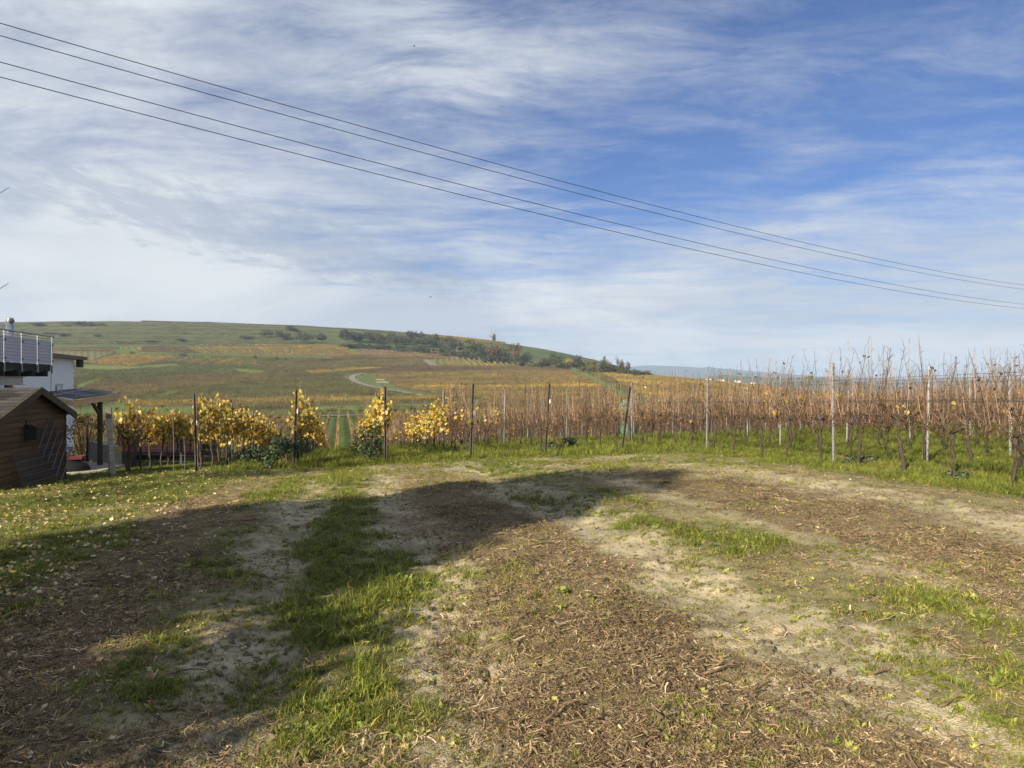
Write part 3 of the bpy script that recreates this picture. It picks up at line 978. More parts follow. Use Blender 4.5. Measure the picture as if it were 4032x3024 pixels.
# ------------------------------------------------------------------ near vines
VROT = math.atan2(RD[1], RD[0])      # local x of a vine runs along its row


def vine_meshes(i, leafy):
    """trunk, canes and a cloud of leaves of one vine, local x along the row"""
    r = random.Random(500 + i * 17 + (1000 if leafy else 0))
    tr = MB()
    lean = r.uniform(-.12, .12); ly = r.uniform(-.06, .06)
    hz = r.uniform(.72, .92)
    pts = []; rad = []
    n = 7
    for k in range(n + 1):
        f = k / n
        pts.append((lean * f + r.uniform(-.026, .026), ly * f + r.uniform(-.024, .024), -.08 + (hz + .08) * f))
        base = .032 - .009 * f + (.02 if k == n else 0) + (.011 if k == 0 else 0)
        rad.append(base * r.uniform(.75, 1.3))
    tr.tube(pts, rad, 7)
    head = Vector(pts[-1])
    # gnarled head and old arms
    for s in (-1, 1):
        if r.random() < .85:
            e = head + Vector((s * r.uniform(.12, .28), r.uniform(-.04, .04), r.uniform(.03, .16)))
            tr.tube([head, (head + e) / 2 + Vector((0, 0, r.uniform(-.02, .03))), e], [.034, .026, .018], 5)
    trunk = tr.mesh('trunk', M['bark'], True)
    ca = MB()

    def shade():
        q = r.uniform(.65, 1.35)
        w = r.random()
        if w < .38:
            return (q * .45, q * .48, q * .5)
        return (q, q * r.uniform(.88, 1.05), q * r.uniform(.8, 1.05))
    # canes bent down along the wire
    for s in (-1, 1):
        L = r.uniform(.35, .62)
        z0 = head.z + r.uniform(.02, .1)
        ca.tube([head, head + Vector((s * .15, 0, .12)), (head.x + s * L * .7, r.uniform(-.03, .03), z0 + .06), (head.x + s * L, r.uniform(-.04, .04), z0 - .03)],
                [.011, .010, .008, .006], 4, False, (.55, .5, .5))
    nc = r.randint(18, 24) if not leafy else r.randint(11, 15)
    tips = []
    for k in range(nc):
        x = r.uniform(-.68, .68); z = head.z + r.uniform(-.05, .16)
        h = r.uniform(.5, 1.42) if not leafy else r.uniform(.35, 1.0)
        if r.random() < .12:
            h *= .4
        dx = r.gauss(0, .26); dy = r.gauss(0, .12)
        m = 6
        P = []; 
        for j in range(m + 1):
            f = j / m
            P.append((x + dx * f ** 1.3 + r.uniform(-.018, .018), dy * f ** 1.2 + r.uniform(-.016, .016), z + h * f))
        r0 = r.uniform(.0055, .0085)
        c = shade()
        ca.tube(P, [r0 * (1 - .55 * j / m) for j in range(m + 1)], 3, False, c)
        tips.append(P)
        # short side shoots and tendril stubs at the nodes
        for j in range(1, m + 1):
            for _ in range(r.choice((0, 1, 1, 2)) if j > 2 else r.choice((0, 0, 1))):
                p = Vector(P[j]); a = r.uniform(0, 6.28); l = r.uniform(.05, .17)
                e = p + Vector((math.cos(a) * .7, math.sin(a) * .55, r.uniform(.25, 1.0))) * l
                ca.tube([p, (p + e) / 2 + Vector((0, 0, .01)), e], [r0 * .55, r0 * .45, r0 * .3], 3, False, c)
    # thin dead strands in the lower canopy
    for k in range(86):
        x = head.x + r.uniform(-.6, .6); z = head.z + r.uniform(-.2, .42) * r.random() ** .5; a = r.uniform(0, 6.28); l = r.uniform(.12, .42)
        p = Vector((x, r.uniform(-.08, .08), z)); e = p + Vector((math.cos(a) * .6, math.sin(a) * .35, r.uniform(-.5, 1))) * l
        ca.tube([p, (p + e) / 2 + Vector((r.uniform(-.03, .03), r.uniform(-.03, .03), 0)), e], [.006, .005, .0035], 3, False, (lambda g: (g * .58, g * .48, g * .40))(r.uniform(.3, 1.1)))
    # shrivelled clusters
    for k in range(r.randint(1, 3)):
        P = r.choice(tips); p = Vector(P[r.randint(3, 6)]); q = .018
        for _ in range(5):
            o = p + Vector((r.uniform(-1, 1), r.uniform(-1, 1), r.uniform(-1, 1))) * q
            ca.face([o + Vector((-q, 0, 0)), o + Vector((0, q, q)), o + Vector((q, 0, -q)), o + Vector((0, -q, 0))], (.25, .2, .2))
    canes = ca.mesh('canes', M['cane'])
    return trunk, canes, tips, head


def vine_leaf(b, p, nrm, size, col, r):
    """one lobed vine leaf, a little folded along its midrib"""
    nrm = nrm.normalized()
    u = nrm.cross(Vector((0, 0, 1)))
    if u.length < .1:
        u = Vector((1, 0, 0))
    u.normalize(); w = nrm.cross(u)
    a = r.uniform(0, 6.28)
    u, w = u * math.cos(a) + w * math.sin(a), w * math.cos(a) - u * math.sin(a)
    shape = [(0, -.5), (.34, -.42), (.52, -.02), (.36, .12), (.38, .40), (.12, .36), (0, .58)]
    fold = r.uniform(.05, .35)
    R = [p + (u * x + w * y + nrm * abs(x) * fold) * size for x, y in shape]
    Lf = [p + (u * -x + w * y + nrm * abs(x) * fold) * size for x, y in shape]
    b.face(R, col)
    b.face(Lf[::-1], (col[0] * .9, col[1] * .9, col[2] * .9))


YEL = [(0.50, 0.32, 0.035), (0.56, 0.40, 0.06), (0.42, 0.27, 0.03), (0.58, 0.46, 0.14), (0.33, 0.25, 0.04), (0.36, 0.2, 0.035), (0.62, 0.52, 0.22), (0.25, 0.24, 0.05), (0.22, 0.12, 0.04), (0.16, 0.17, 0.045), (0.55, 0.38, 0.05)]


def leaves_mesh(i, tips, head, count, lo=.25, hi=.95, size=(.085, .135)):
    r = random.Random(900 + i)
    b = MB()
    for k in range(count):
        P = r.choice(tips)
        f = r.uniform(lo, hi) * (len(P) - 1); j = min(int(f), len(P) - 2)
        p = Vector(P[j]).lerp(Vector(P[j + 1]), f - j) + Vector((r.uniform(-.07, .07), r.uniform(-.13, .13), r.uniform(-.1, .05)))
        nv = Vector((r.uniform(-1, 1), r.uniform(-1, 1), r.uniform(-.2, .8)))
        c = r.choice(YEL); s = r.uniform(.8, 1.12)
        vine_leaf(b, p, nv, r.uniform(*size), (c[0] * s, c[1] * s, c[2] * s), r)
    return b.mesh('leaves', M['vleaf'])


def band_mesh(i, count):
    """the yellow leaf wall of a leafy vine: an uneven band along the wires"""
    r = random.Random(1500 + i)
    b = MB()
    ph = r.uniform(0, 6)
    for k in range(count):
        x = r.uniform(-.66, .66)
        top = 1.58 + .13 * math.sin(x * 5 + ph) + .08 * math.sin(x * 13 + ph * 2)
        lo = .78 + .12 * math.sin(x * 7 + ph * 3)
        z = lo + (top - lo) * r.betavariate(1.5, 1.5) if r.random() < .9 else r.uniform(.5, 1.8)
        p = Vector((x, r.gauss(0, .075), z))
        c = r.choice(YEL); q = r.uniform(.8, 1.3)
        vine_leaf(b, p, Vector((r.uniform(-1, 1), r.choice((-1, 1)) * r.uniform(.2, 1.2), r.uniform(-.3, .7))), r.uniform(.06, .118), (c[0] * q, c[1] * q, c[2] * q), r)
    return b.mesh('leaves', M['vleaf'])


NV = 12
VINES = [vine_meshes(i, False) for i in range(NV)]
VLEAFY = [vine_meshes(i, True) for i in range(8)]
LEAF_DENSE = [band_mesh(i, 225 + 10 * i) for i in range(8)]
LEAF_SOME = [leaves_mesh(40 + i, VINES[i][2], VINES[i][3], 14, .05, .7, (.07, .11)) for i in range(NV)]
LEAF_FEW = [leaves_mesh(80 + i, VINES[i][2], VINES[i][3], 3, .1, .9, (.07, .10)) for i in range(NV)]

# rows: across position, start and end along the row, short name
ROWS = [
    (-5.36, 19.9, 38.0, 'concrete post row'),
    (-3.15, 17.6, 40.0, 'first dark post row'),
    (-1.05, 17.6, 62.0, 'second dark post row'),
    (1.05, 17.6, 62.0, 'third dark post row'),
    (3.2, 17.8, 62.0, 'fourth dark post row'),
    (5.2, 17.9, 62.0, 'fifth dark post row'),
    (7.35, 18.0, 62.0, 'leaning sixth post row'),
    (9.65, 8.1, 62.0, 'front silver post row'),
    (11.9, 7.6, 62.0, 'second silver post row'),
    (14.05, 6.0, 62.0, 'third silver post row'),
] + [(14.05 + 2.15 * k, 6.0, 62.0, None) for k in range(1, 16)]
ORD = ['first', 'second', 'third', 'fourth', 'fifth', 'sixth', 'seventh', 'eighth', 'ninth', 'tenth', 'eleventh', 'twelfth', 'thirteenth', 'fourteenth', 'fifteenth',
       'sixteenth', 'seventeenth', 'eighteenth', 'nineteenth', 'twentieth'] + ['%s' % a for a in
       ['twenty-first', 'twenty-second', 'twenty-third', 'twenty-fourth', 'twenty-fifth', 'twenty-sixth', 'twenty-seventh', 'twenty-eighth', 'twenty-ninth', 'thirtieth',
        'thirty-first', 'thirty-second', 'thirty-third', 'thirty-fourth', 'thirty-fifth', 'thirty-sixth', 'thirty-seventh', 'thirty-eighth', 'thirty-ninth', 'fortieth',
        'forty-first', 'forty-second', 'forty-third', 'forty-fourth', 'forty-fifth', 'forty-sixth', 'forty-seventh', 'forty-eighth', 'forty-ninth', 'fiftieth']]
ORD = ORD + ['far'] * 30


def gz(x, y):
    """height of the built ground"""
    x = np.asarray(x, float); y = np.asarray(y, float)
    return np.where(y < 26.5, fg_height(x, y), terr(x, y))


def build_vines():
    cand = []
    for ri, (c, t0, t1, nm) in enumerate(ROWS):
        k = 0
        t = t0 + .35
        rr = random.Random(ri)
        while t < t1:
            x, y = xy_of(c + rr.uniform(-.05, .05), t)
            if abs(x) < y * 0.74 + .9 and y > 4:
                cand.append((math.hypot(x, y), ri, k, x, y))
            k += 1
            t += 1.12 + rr.uniform(-.08, .08)
    cand.sort()
    near = cand[:300]; rest = cand[300:]
    for d, ri, k, x, y in near:
        c, t0, t1, nm = ROWS[ri]
        r = random.Random(ri * 100 + k)
        leafy = (ri == 0 and k < 14) or (ri == 1 and k < 18) or (ri in (2, 3) and k < 20) or (ri == 4 and 3 < k < 16)
        i = r.randrange(8) if leafy else r.randrange(NV)
        tr, ca, tips, head = (VLEAFY if leafy else VINES)[i]
        z = float(gz(x, y))
        rowname = nm or '%s right-hand row' % ORD[ri - 7]
        some = ri in (4,) or (ri == 5 and k > 5) or (ri in (5, 7, 8, 9) and k % 9 == 5)
        look = 'yellow-leaved' if leafy else ('thinly leaved brown' if some else 'bare brown')
        lab = '%s grapevine, %s vine from the lawn in the %s' % (look, ORD[k], rowname)
        o = empty('grapevine', (x, y, z), VROT + r.choice((0, math.pi)) + r.uniform(-.08, .08), lab, 'grapevine', 'grapevines in the near rows')
        s = r.uniform(.93, 1.06)
        if ri in (0, 1):
            s *= 1.03
        if ri in (4, 5, 6):
            s *= .94
        o.scale = (1, 1, s)
        for part, me in (('trunk', tr), ('canes', ca)):
            p = bpy.data.objects.new(part, me); COL.objects.link(p); p.parent = o
        lm = None
        if leafy:
            lm = LEAF_DENSE[i]
        elif some:
            lm = LEAF_SOME[i]
        elif r.random() < .3:
            lm = LEAF_FEW[i]
        if lm:
            p = bpy.data.objects.new('leaves', lm); COL.objects.link(p); p.parent = o
            p['kind'] = 'stuff'
    # the many vines further back, one mass
    lib = []
    for i in range(NV):
        b = bpy.data.meshes.new('vine_mass')
        vs = []; fs = []; mi = []
        for m_i, me in enumerate((VINES[i][0], VINES[i][1], LEAF_SOME[i])):
            n = len(vs)
            vs += [tuple(v.co) for v in me.vertices]
            fs += [tuple(n + q for q in p.vertices) for p in me.polygons]; mi += [m_i] * len(me.polygons)
        b.from_pydata(vs, [], fs)
        at = b.color_attributes.new('pcol', 'FLOAT_COLOR', 'CORNER')
        buf = []
        for me in (VINES[i][0], VINES[i][1], LEAF_SOME[i]):
            nl = len(me.loops); a = np.ones(nl * 4, np.float32)
            if 'pcol' in me.color_attributes:
                me.color_attributes['pcol'].data.foreach_get('color', a)
            buf.append(a)
        at.data.foreach_set('color', np.concatenate(buf))
        for mm in ('bark', 'cane', 'vleaf'):
            b.materials.append(M[mm])
        b.polygons.foreach_set('material_index', mi)
        b.update()
        lib.append(b)
    coll = library('vine_mass_lib', lib)
    P = np.array([(x, y, float(gz(x, y))) for d, ri, k, x, y in rest])
    n = len(P)
    rot = np.zeros((n, 3)); rot[:, 2] = VROT + rng.integers(0, 2, n) * math.pi
    scatter('vines_further_back', P, rot, rng.uniform(.93, 1.06, n), rng.integers(0, NV, n), np.ones((n, 3)), coll,
            'mass of bare vines further back down the slope', 'vineyard')


build_vines()


def post_profile(b, h, w=.05, d=.035, th=.004, dark=True):
    """rolled steel post: an open channel with lips"""
    pts = [(-w / 2, -d / 2), (-w / 2 + .014, -d / 2), (-w / 2 + .014, -d / 2 + th), (-w / 2 + th, -d / 2 + th), (-w / 2 + th, d / 2 - th), (w / 2 - th, d / 2 - th),
           (w / 2 - th, -d / 2 + th), (w / 2 - .014, -d / 2 + th), (w / 2 - .014, -d / 2), (w / 2, -d / 2), (w / 2, d / 2), (-w / 2, d / 2)]
    n = len(pts); s = len(b.v)
    for z in (-.25, h):
        b.v += [(x, y, z) for x, y in pts]
    for k in range(n):
        b.f.append((s + k, s + (k + 1) % n, s + n + (k + 1) % n, s + n + k)); b.c.append(None)
    b.f.append(tuple(s + n + k for k in range(n))); b.c.append(None)


def steel_post(name, x, y, h, tilt, label, group, dark, clip=0.0, rz=0.0):
    z = float(gz(x, y))
    root = empty(name, (x, y, z), rz, label, 'post', group)
    root.rotation_euler = (tilt[1], tilt[0], rz)
    b = MB(); post_profile(b, h, .062 if dark else .046, .045 if dark else .036)
    b.build('channel', M['postdark' if dark else 'galv'], root)
    if dark:
        # lighter steel lips and wire loops
        for sx in (-1, 1):
            e = MB(); e.box(sx * .031 - .0035, sx * .031 + .0035, -.026, -.0225, -.2, h - .004)
            e.build('lip', M['postedge'], root)
        for zz in (.8, 1.32):
            e = MB()
            e.tube([(-.036, -.027, zz), (.036, -.027, zz + .006), (.036, .027, zz), (-.036, .027, zz - .006), (-.036, -.027, zz)], .004, 5)
            e.build('wire_loop', M['wire'], root)
        if clip:
            e = MB(); e.box(.02, .042, -.036, -.0275, clip, clip + .1)
            e.build('clip', M['white'], root)
    else:
        e = MB()
        k = 0
        z_ = .25
        while z_ < h - .05:                  # hooked notches along both lips
            for sx in (-1, 1):
                e.box(sx * .0262 - .0035, sx * .0262 + .0035, -.020, -.008, z_, z_ + .022)
            z_ += .13
        n = e.build('notches', M['postdark'], root); n['kind'] = 'stuff'
    return root


def build_posts():
    DK = [(-3.15, 17.25, 1.83, (-.02, .02), 'dark steel post half wrapped in yellow vine leaves', 1.1),
          (-1.05, 17.3, 1.84, (.03, .0), 'dark steel post left of the green grass aisle', 1.28),
          (1.05, 17.4, 1.86, (.0, .0), 'dark steel post right of the green grass aisle', 0),
          (3.2, 17.75, 1.90, (.035, 0), 'dark steel post second to the right of grass aisle', 1.1),
          (5.2, 17.85, 1.88, (.055, 0), 'slightly leaning dark post beside the strongly leaning one', 1.35),
          (7.35, 17.9, 1.78, (.13, 0), 'strongly leaning dark steel post, rightmost of the dark ones', 0)]
    for c, t, h, tilt, lab, clip in DK:
        x, y = xy_of(c, t)
        steel_post('end_post', x, y, h, tilt, lab, 'dark end posts along the lawn', True, clip, .15)
    # silver posts within the rows
    used = 0
    for ri, (c, t0, t1, nm) in enumerate(ROWS[1:18]):
        ri += 1
        ts = [12.4 + 5.1 * k for k in range(0, 8)] if c > 9 else [17.6 + 5.1 * k for k in range(1, 6)]
        for k, t in enumerate(ts):
            if t < t0 - .5 or t > t1:
                continue
            x, y = xy_of(c, t)
            if abs(x) > y * .735:
                continue
            r = random.Random(ri * 31 + k)
            lab = 'silver notched vine post, %s from the lawn in the %s' % (ORD[k], nm or '%s right-hand row' % ORD[ri - 7])
            steel_post('vine_post', x, y, 2.0 + r.uniform(-.05, .06) - (.12 if c < 9 else 0), (r.uniform(-.01, .045), r.uniform(-.02, .02)), lab, 'silver posts in the vine rows', False, 0, r.uniform(.55, .95))
    # trellis wires of the nearer rows
    for ri, (c, t0, t1, nm) in enumerate(ROWS[1:13]):
        ri += 1
        rowname = nm or '%s right-hand row' % ORD[ri - 7]
        ta = t0 - (.0 if c < 9 else 2.0)
        x, y = xy_of(c, ta)
        root = empty('trellis_wires', (x, y, float(near_z(x, y))), 0, 'thin steel trellis wires strung along the %s' % rowname, 'wire', 'trellis wires')
        for h in (.92, 1.28, 1.30, 1.72) if c > 9 else (.9, 1.3, 1.65):
            b = MB(); pts = []
            for t in np.arange(ta, min(t1, 48), 2.55):
                xx, yy = xy_of(c + .02, t)
                pts.append((xx - x, yy - y, float(near_z(xx, yy) if yy < 60 else terr(xx, yy)) - float(near_z(x, y)) + h + random.uniform(-.012, .012)))
            b.tube(pts, .0038 if h < 1.5 else .003, 4, False)
            b.build('wire', M['wire'], root)


build_posts()

# ------------------------------------------------------------------ grass, litter, leaves on the foreground
def tuft(i, n, h, spread, lean, w):
    r = random.Random(2000 + i)
    b = MB()
    for k in range(n):
        a = r.uniform(0, 6.28); q = spread * math.sqrt(r.random())
        p = Vector((math.cos(a) * q, math.sin(a) * q, -.008))
        a2 = r.uniform(0, 6.28); l = h * r.uniform(.45, 1.15); le = lean * r.uniform(.2, 1.3)
        d = Vector((math.cos(a2), math.sin(a2), 0)); s = Vector((-d.y, d.x, 0)) * w * r.uniform(.7, 1.3)
        m = p + d * l * le * .35 + Vector((0, 0, l * .6)); e = p + d * l * le + Vector((0, 0, l * r.uniform(.7, 1.0)))
        q_ = r.uniform(.7, 1.3); col = (q_, q_, q_ * .9)
        if r.random() < .12:
            col = (q_ * 2.4, q_ * 1.75, q_ * 1.5)
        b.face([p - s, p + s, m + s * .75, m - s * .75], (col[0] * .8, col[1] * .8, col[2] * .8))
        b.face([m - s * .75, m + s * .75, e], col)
    return b.mesh('tuft', M['grass'])


def weed(i):
    """low rosette of broad leaves"""
    r = random.Random(2500 + i)
    b = MB()
    for k in range(16):
        a = r.uniform(0, 6.28); l = r.uniform(.03, .09); el = r.uniform(.15, .9)
        d = Vector((math.cos(a) * math.cos(el), math.sin(a) * math.cos(el), math.sin(el)))
        s = Vector((-math.sin(a), math.cos(a), 0)) * r.uniform(.008, .018)
        p = Vector((r.uniform(-.03, .03), r.uniform(-.03, .03), 0)); m = p + d * l * .6; e = p + d * l - Vector((0, 0, .012))
        q = r.uniform(.7, 1.4)
        b.face([p - s * .3, p + s * .3, m + s, e, m - s], (q, q, q))
    return b.mesh('weed', M['grass'])


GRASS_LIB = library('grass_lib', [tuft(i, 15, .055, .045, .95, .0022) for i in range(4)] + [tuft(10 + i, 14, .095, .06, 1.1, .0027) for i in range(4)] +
                    [tuft(20 + i, 26, .17, .11, .8, .004) for i in range(4)] + [weed(i) for i in range(3)])


def chips(i, n, L, w, spread):
    """a handful of shredded prunings: bent slivers and bits of bark"""
    r = random.Random(3000 + i)
    b = MB()
    for k in range(n):
        a = r.uniform(0, 6.28); q = spread * math.sqrt(r.random()); p = Vector((math.cos(a) * q, math.sin(a) * q, r.uniform(-.002, .016)))
        a2 = r.uniform(0, 6.28); l = L * r.uniform(.3, 1.25); d = Vector((math.cos(a2), math.sin(a2), r.uniform(-.35, .45)))
        s = Vector((-d.y, d.x, r.uniform(-.5, .5))) * w * r.uniform(.5, 1.5)
        bend = Vector((-d.y, d.x, .3)) * l * r.uniform(-.25, .25)
        t = r.random()
        if t < .52:
            g = r.uniform(.07, .17); c = (g * 1.15, g * .9, g * .6)
        elif t < .92:
            g = r.uniform(.15, .34); c = (g, g * .78, g * .48)
        else:
            g = r.uniform(.4, .62); c = (g, g * .88, g * .62)
        A, B, C = p - d * l / 2, p + bend, p + d * l / 2
        b.face([A - s, A + s, B + s, B - s], c); b.face([B - s, B + s, C + s * .6, C - s * .6], c)
    return b.mesh('chips', M['litter'])


LITTER_LIB = library('litter_lib', [chips(i, 22, .040, .0020, .065) for i in range(4)] + [chips(10 + i, 12, .075, .0034, .08) for i in range(3)] + [chips(20 + i, 24, .07, .0026, .13) for i in range(3)])


def fallen_leaf(i):
    r = random.Random(3500 + i)
    b = MB()
    n = 14; P = []
    lob = [.5, .42, .36, .46, .5, .34, .44, .46, .52, .36, .42, .5, .34, .44]
    asp = r.uniform(.6, 1.0); cu = r.uniform(.2, .9); a0 = r.uniform(0, 6.28)
    for k in range(n):
        a = 2 * math.pi * k / n; q = lob[k] * r.uniform(.75, 1.15)
        x, y = math.cos(a) * q * asp, math.sin(a) * q
        P.append(Vector((x, y, .06 + cu * (x * math.cos(a0) + y * math.sin(a0)) ** 2 * 1.6)))
    c = Vector((0, 0, .04))
    for k in range(n):
        b.face([c, P[k], P[(k + 1) % n]])
    b.tube([(0, 0, .05), (.25, .1, .1), (.55, .3, .08)], .012, 3, False)
    return b.mesh('fallen_leaf', M['leaf_litter'])


LEAF_LIB = library('fallen_leaf_lib', [fallen_leaf(i) for i in range(6)])


def crumb(i):
    r = random.Random(3700 + i); b = MB(); nn, mm = 7, 4
    for j in range(mm + 1):
        th = math.pi * j / mm
        for k in range(nn):
            a = 6.283 * k / nn; q = r.uniform(.65, 1.25)
            b.v.append((q * math.sin(th) * math.cos(a) * 1.2, q * math.sin(th) * math.sin(a), q * .7 * math.cos(th)))
    for j in range(mm):
        for k in range(nn):
            b.f.append((j * nn + k, j * nn + (k + 1) % nn, (j + 1) * nn + (k + 1) % nn, (j + 1) * nn + k)); b.c.append(None)
    return b.mesh('crumb', M['stone'])


CRUMB_LIB = library('crumb_lib', [crumb(i) for i in range(5)])


def cand_points(n, y0, y1, side=.80, pad=.6):
    """candidates spread evenly over the picture rather than over the ground"""
    y = y0 * (y1 / y0) ** rng.random(n)
    x = rng.uniform(-1, 1, n) * (y * side + pad)
    return x, y


def slope_rot(n, tilt):
    r = np.zeros((n, 3)); r[:, 0] = rng.normal(0, tilt, n); r[:, 1] = rng.normal(0, tilt, n); r[:, 2] = rng.uniform(0, 6.283, n)
    return r


def build_cover():
    # short and long grass
    x, y = cand_points(230000, 2.2, 25.5)
    g, m, s, d = zones(x, y)
    c, t = ct(x, y)
    p = np.clip(g, 0, 1.2) ** 1.2 * .42 + 0.36 * d + .08
    p = np.where(c < -2.6, np.maximum(p, .5), p)
    k = rng.random(len(x)) < p * np.where(y < 5, .62, .85)
    x, y, g, d, c, t = x[k], y[k], g[k], d[k], c[k], t[k]
    n = len(x)
    lush = sm(t, 16.6, 17.8) * (c > -2.5) + sm(c, 8.6, 9.4)
    lush = np.clip(lush, 0, 1)
    strong = np.clip(g, 0, 1.3)
    idx = np.where(rng.random(n) < np.clip(strong * .55 - .12, 0, .7), rng.integers(4, 8, n), rng.integers(0, 4, n))
    idx = np.where(rng.random(n) < .09, rng.integers(12, 15, n), idx)
    idx = np.where(rng.random(n) < lush * .8, rng.integers(8, 12, n), idx)
    idx = np.where((y > 11) & (rng.random(n) < .5), rng.integers(8, 12, n), idx)
    far_short = (idx >= 8) & (idx < 12) & (lush < .4)
    sc = rng.uniform(.45, 1.3, n) * (.42 + .42 * np.clip(strong, 0, 1.2)) + .12 * lush
    sc = np.where(far_short, sc * .5, sc)
    sc = np.where((c < -2.5) & ~far_short, sc * .8, sc)
    sc = np.where(c > 8.4, sc * .72, sc)
    green = np.array([0.195, 0.225, 0.042]); yel = np.array([0.36, 0.33, 0.11]); deep = np.array([0.115, 0.165, 0.034])
    dryness = np.clip(.82 - strong * .85 + .35 * (fbm(x * .9, y * .9, 2, 301) - .5) * 2 + rng.normal(0, .26, n), 0, 1)
    dryness = dryness * (1 - .35 * lush)
    col = green * (1 - dryness[:, None]) + yel * dryness[:, None]
    mixd = (fbm(x * .6, y * .6, 2, 311) * np.clip(strong, 0, 1))[:, None]
    col = col * (1 - .5 * mixd) + deep * .5 * mixd
    col *= rng.uniform(.6, 1.3, (n, 1))
    scatter('grass', np.stack([x, y, fg_height(x, y)], 1), slope_rot(n, .28), sc, idx, col, GRASS_LIB,
            'short green and yellowing grass over the plot', 'grass')
    # tall grass between the nearer vine rows, down the slope and at the sides
    x, y = cand_points(26000, 25, 62)
    ok = rng.random(len(x)) < .75
    x, y = x[ok], y[ok]; n = len(x)
    z = gz(x, y)
    col = green * rng.uniform(.7, 1.2, (n, 1))
    scatter('slope_grass', np.stack([x, y, z - .05], 1), slope_rot(n, .1), rng.uniform(1.2, 2.6, n), rng.integers(8, 12, n), col, GRASS_LIB,
            'green grass between the vine rows down the slope', 'grass')
    # shredded prunings
    x, y = cand_points(130000, 2.2, 19)
    g, m, s, d = zones(x, y)
    c, t = ct(x, y)
    p = np.clip(m * .72 - .14 * s + .24 - .15 * g, 0, 1) * (1 - sm(t, 15.5, 17)) * (c > -2.9)
    p = p * (.35 + 1.1 * sm(fbm(x * 2.2, y * 2.2, 3, 601), .36, .62))
    k = rng.random(len(x)) < p
    x, y, m = x[k], y[k], m[k]; n = len(x)
    idx = rng.integers(0, 10, n)
    idx = np.where(y > 8, rng.integers(7, 10, n), idx)
    col = np.ones((n, 3)) * rng.uniform(.65, 1.5, (n, 1)) * np.array([1.04, .95, .86]) * (.7 + .6 * fbm(x * .8, y * .8, 2, 611))[:, None]
    scatter('shredded_prunings', np.stack([x, y, fg_height(x, y)], 1), slope_rot(n, .15), (.38 + .75 * rng.random(n) ** 2), idx, col, LITTER_LIB,
            'brown shredded vine prunings and straw strewn in strips', 'mulch')
    # crumbs of earth on the bare strips
    x, y = cand_points(30000, 2.2, 16)
    g, m, s, d = zones(x, y)
    k = rng.random(len(x)) < np.clip(.5 * s * (fbm(x * 1.4, y * 1.4, 2, 501) > .42) + .06 * m - .1 * g, 0, 1)
    x, y = x[k], y[k]; n = len(x)
    scatter('earth_crumbs', np.stack([x, y, fg_height(x, y) + .002], 1), slope_rot(n, .5), .006 + .022 * rng.random(n) ** 3, rng.integers(0, 5, n), np.ones((n, 3)), CRUMB_LIB,
            'small crumbs of pale earth on the bare strips', 'soil')
    # fallen leaves, thick on the left
    x, y = cand_points(46000, 2.3, 17.5)
    c, t = ct(x, y)
    p = sm(c, -.6, -3.2) * .5 + sm(c, 1.5, -2) * .03 + .003 + .02 * (t > 14.5) + .03 * ((c > 8) & (t < 16)) 
    p = p * (.35 + 1.3 * fbm(x * .7, y * .7, 2, 401))
    k = (rng.random(len(x)) < p)
    x, y = x[k], y[k]; n = len(x)
    pal = np.array([(.50, .37, .16), (.36, .22, .08), (.60, .50, .29), (.28, .16, .07), (.56, .43, .16), (.64, .56, .36)])
    col = pal[rng.integers(0, 6, n)] * rng.uniform(.75, 1.15, (n, 1))
    scatter('fallen_leaves', np.stack([x, y, fg_height(x, y) + np.where(ct(x, y)[0] < -2.4, rng.uniform(.015, .05, len(x)), .008)], 1), slope_rot(n, .35), rng.uniform(.028, .07, n) * (.75 + .25 * sm(y, 4, 9)), rng.integers(0, 6, n), col, LEAF_LIB,
            'dry yellow and brown fallen leaves, thickest on the lawn', 'fallen leaves')


build_cover()

# ------------------------------------------------------------------ garden buildings on the left
G_ANG = math.atan2(0.98, -0.2)       # walls run along (-0.2, 0.98); local x = along the wall, local -y = outwards


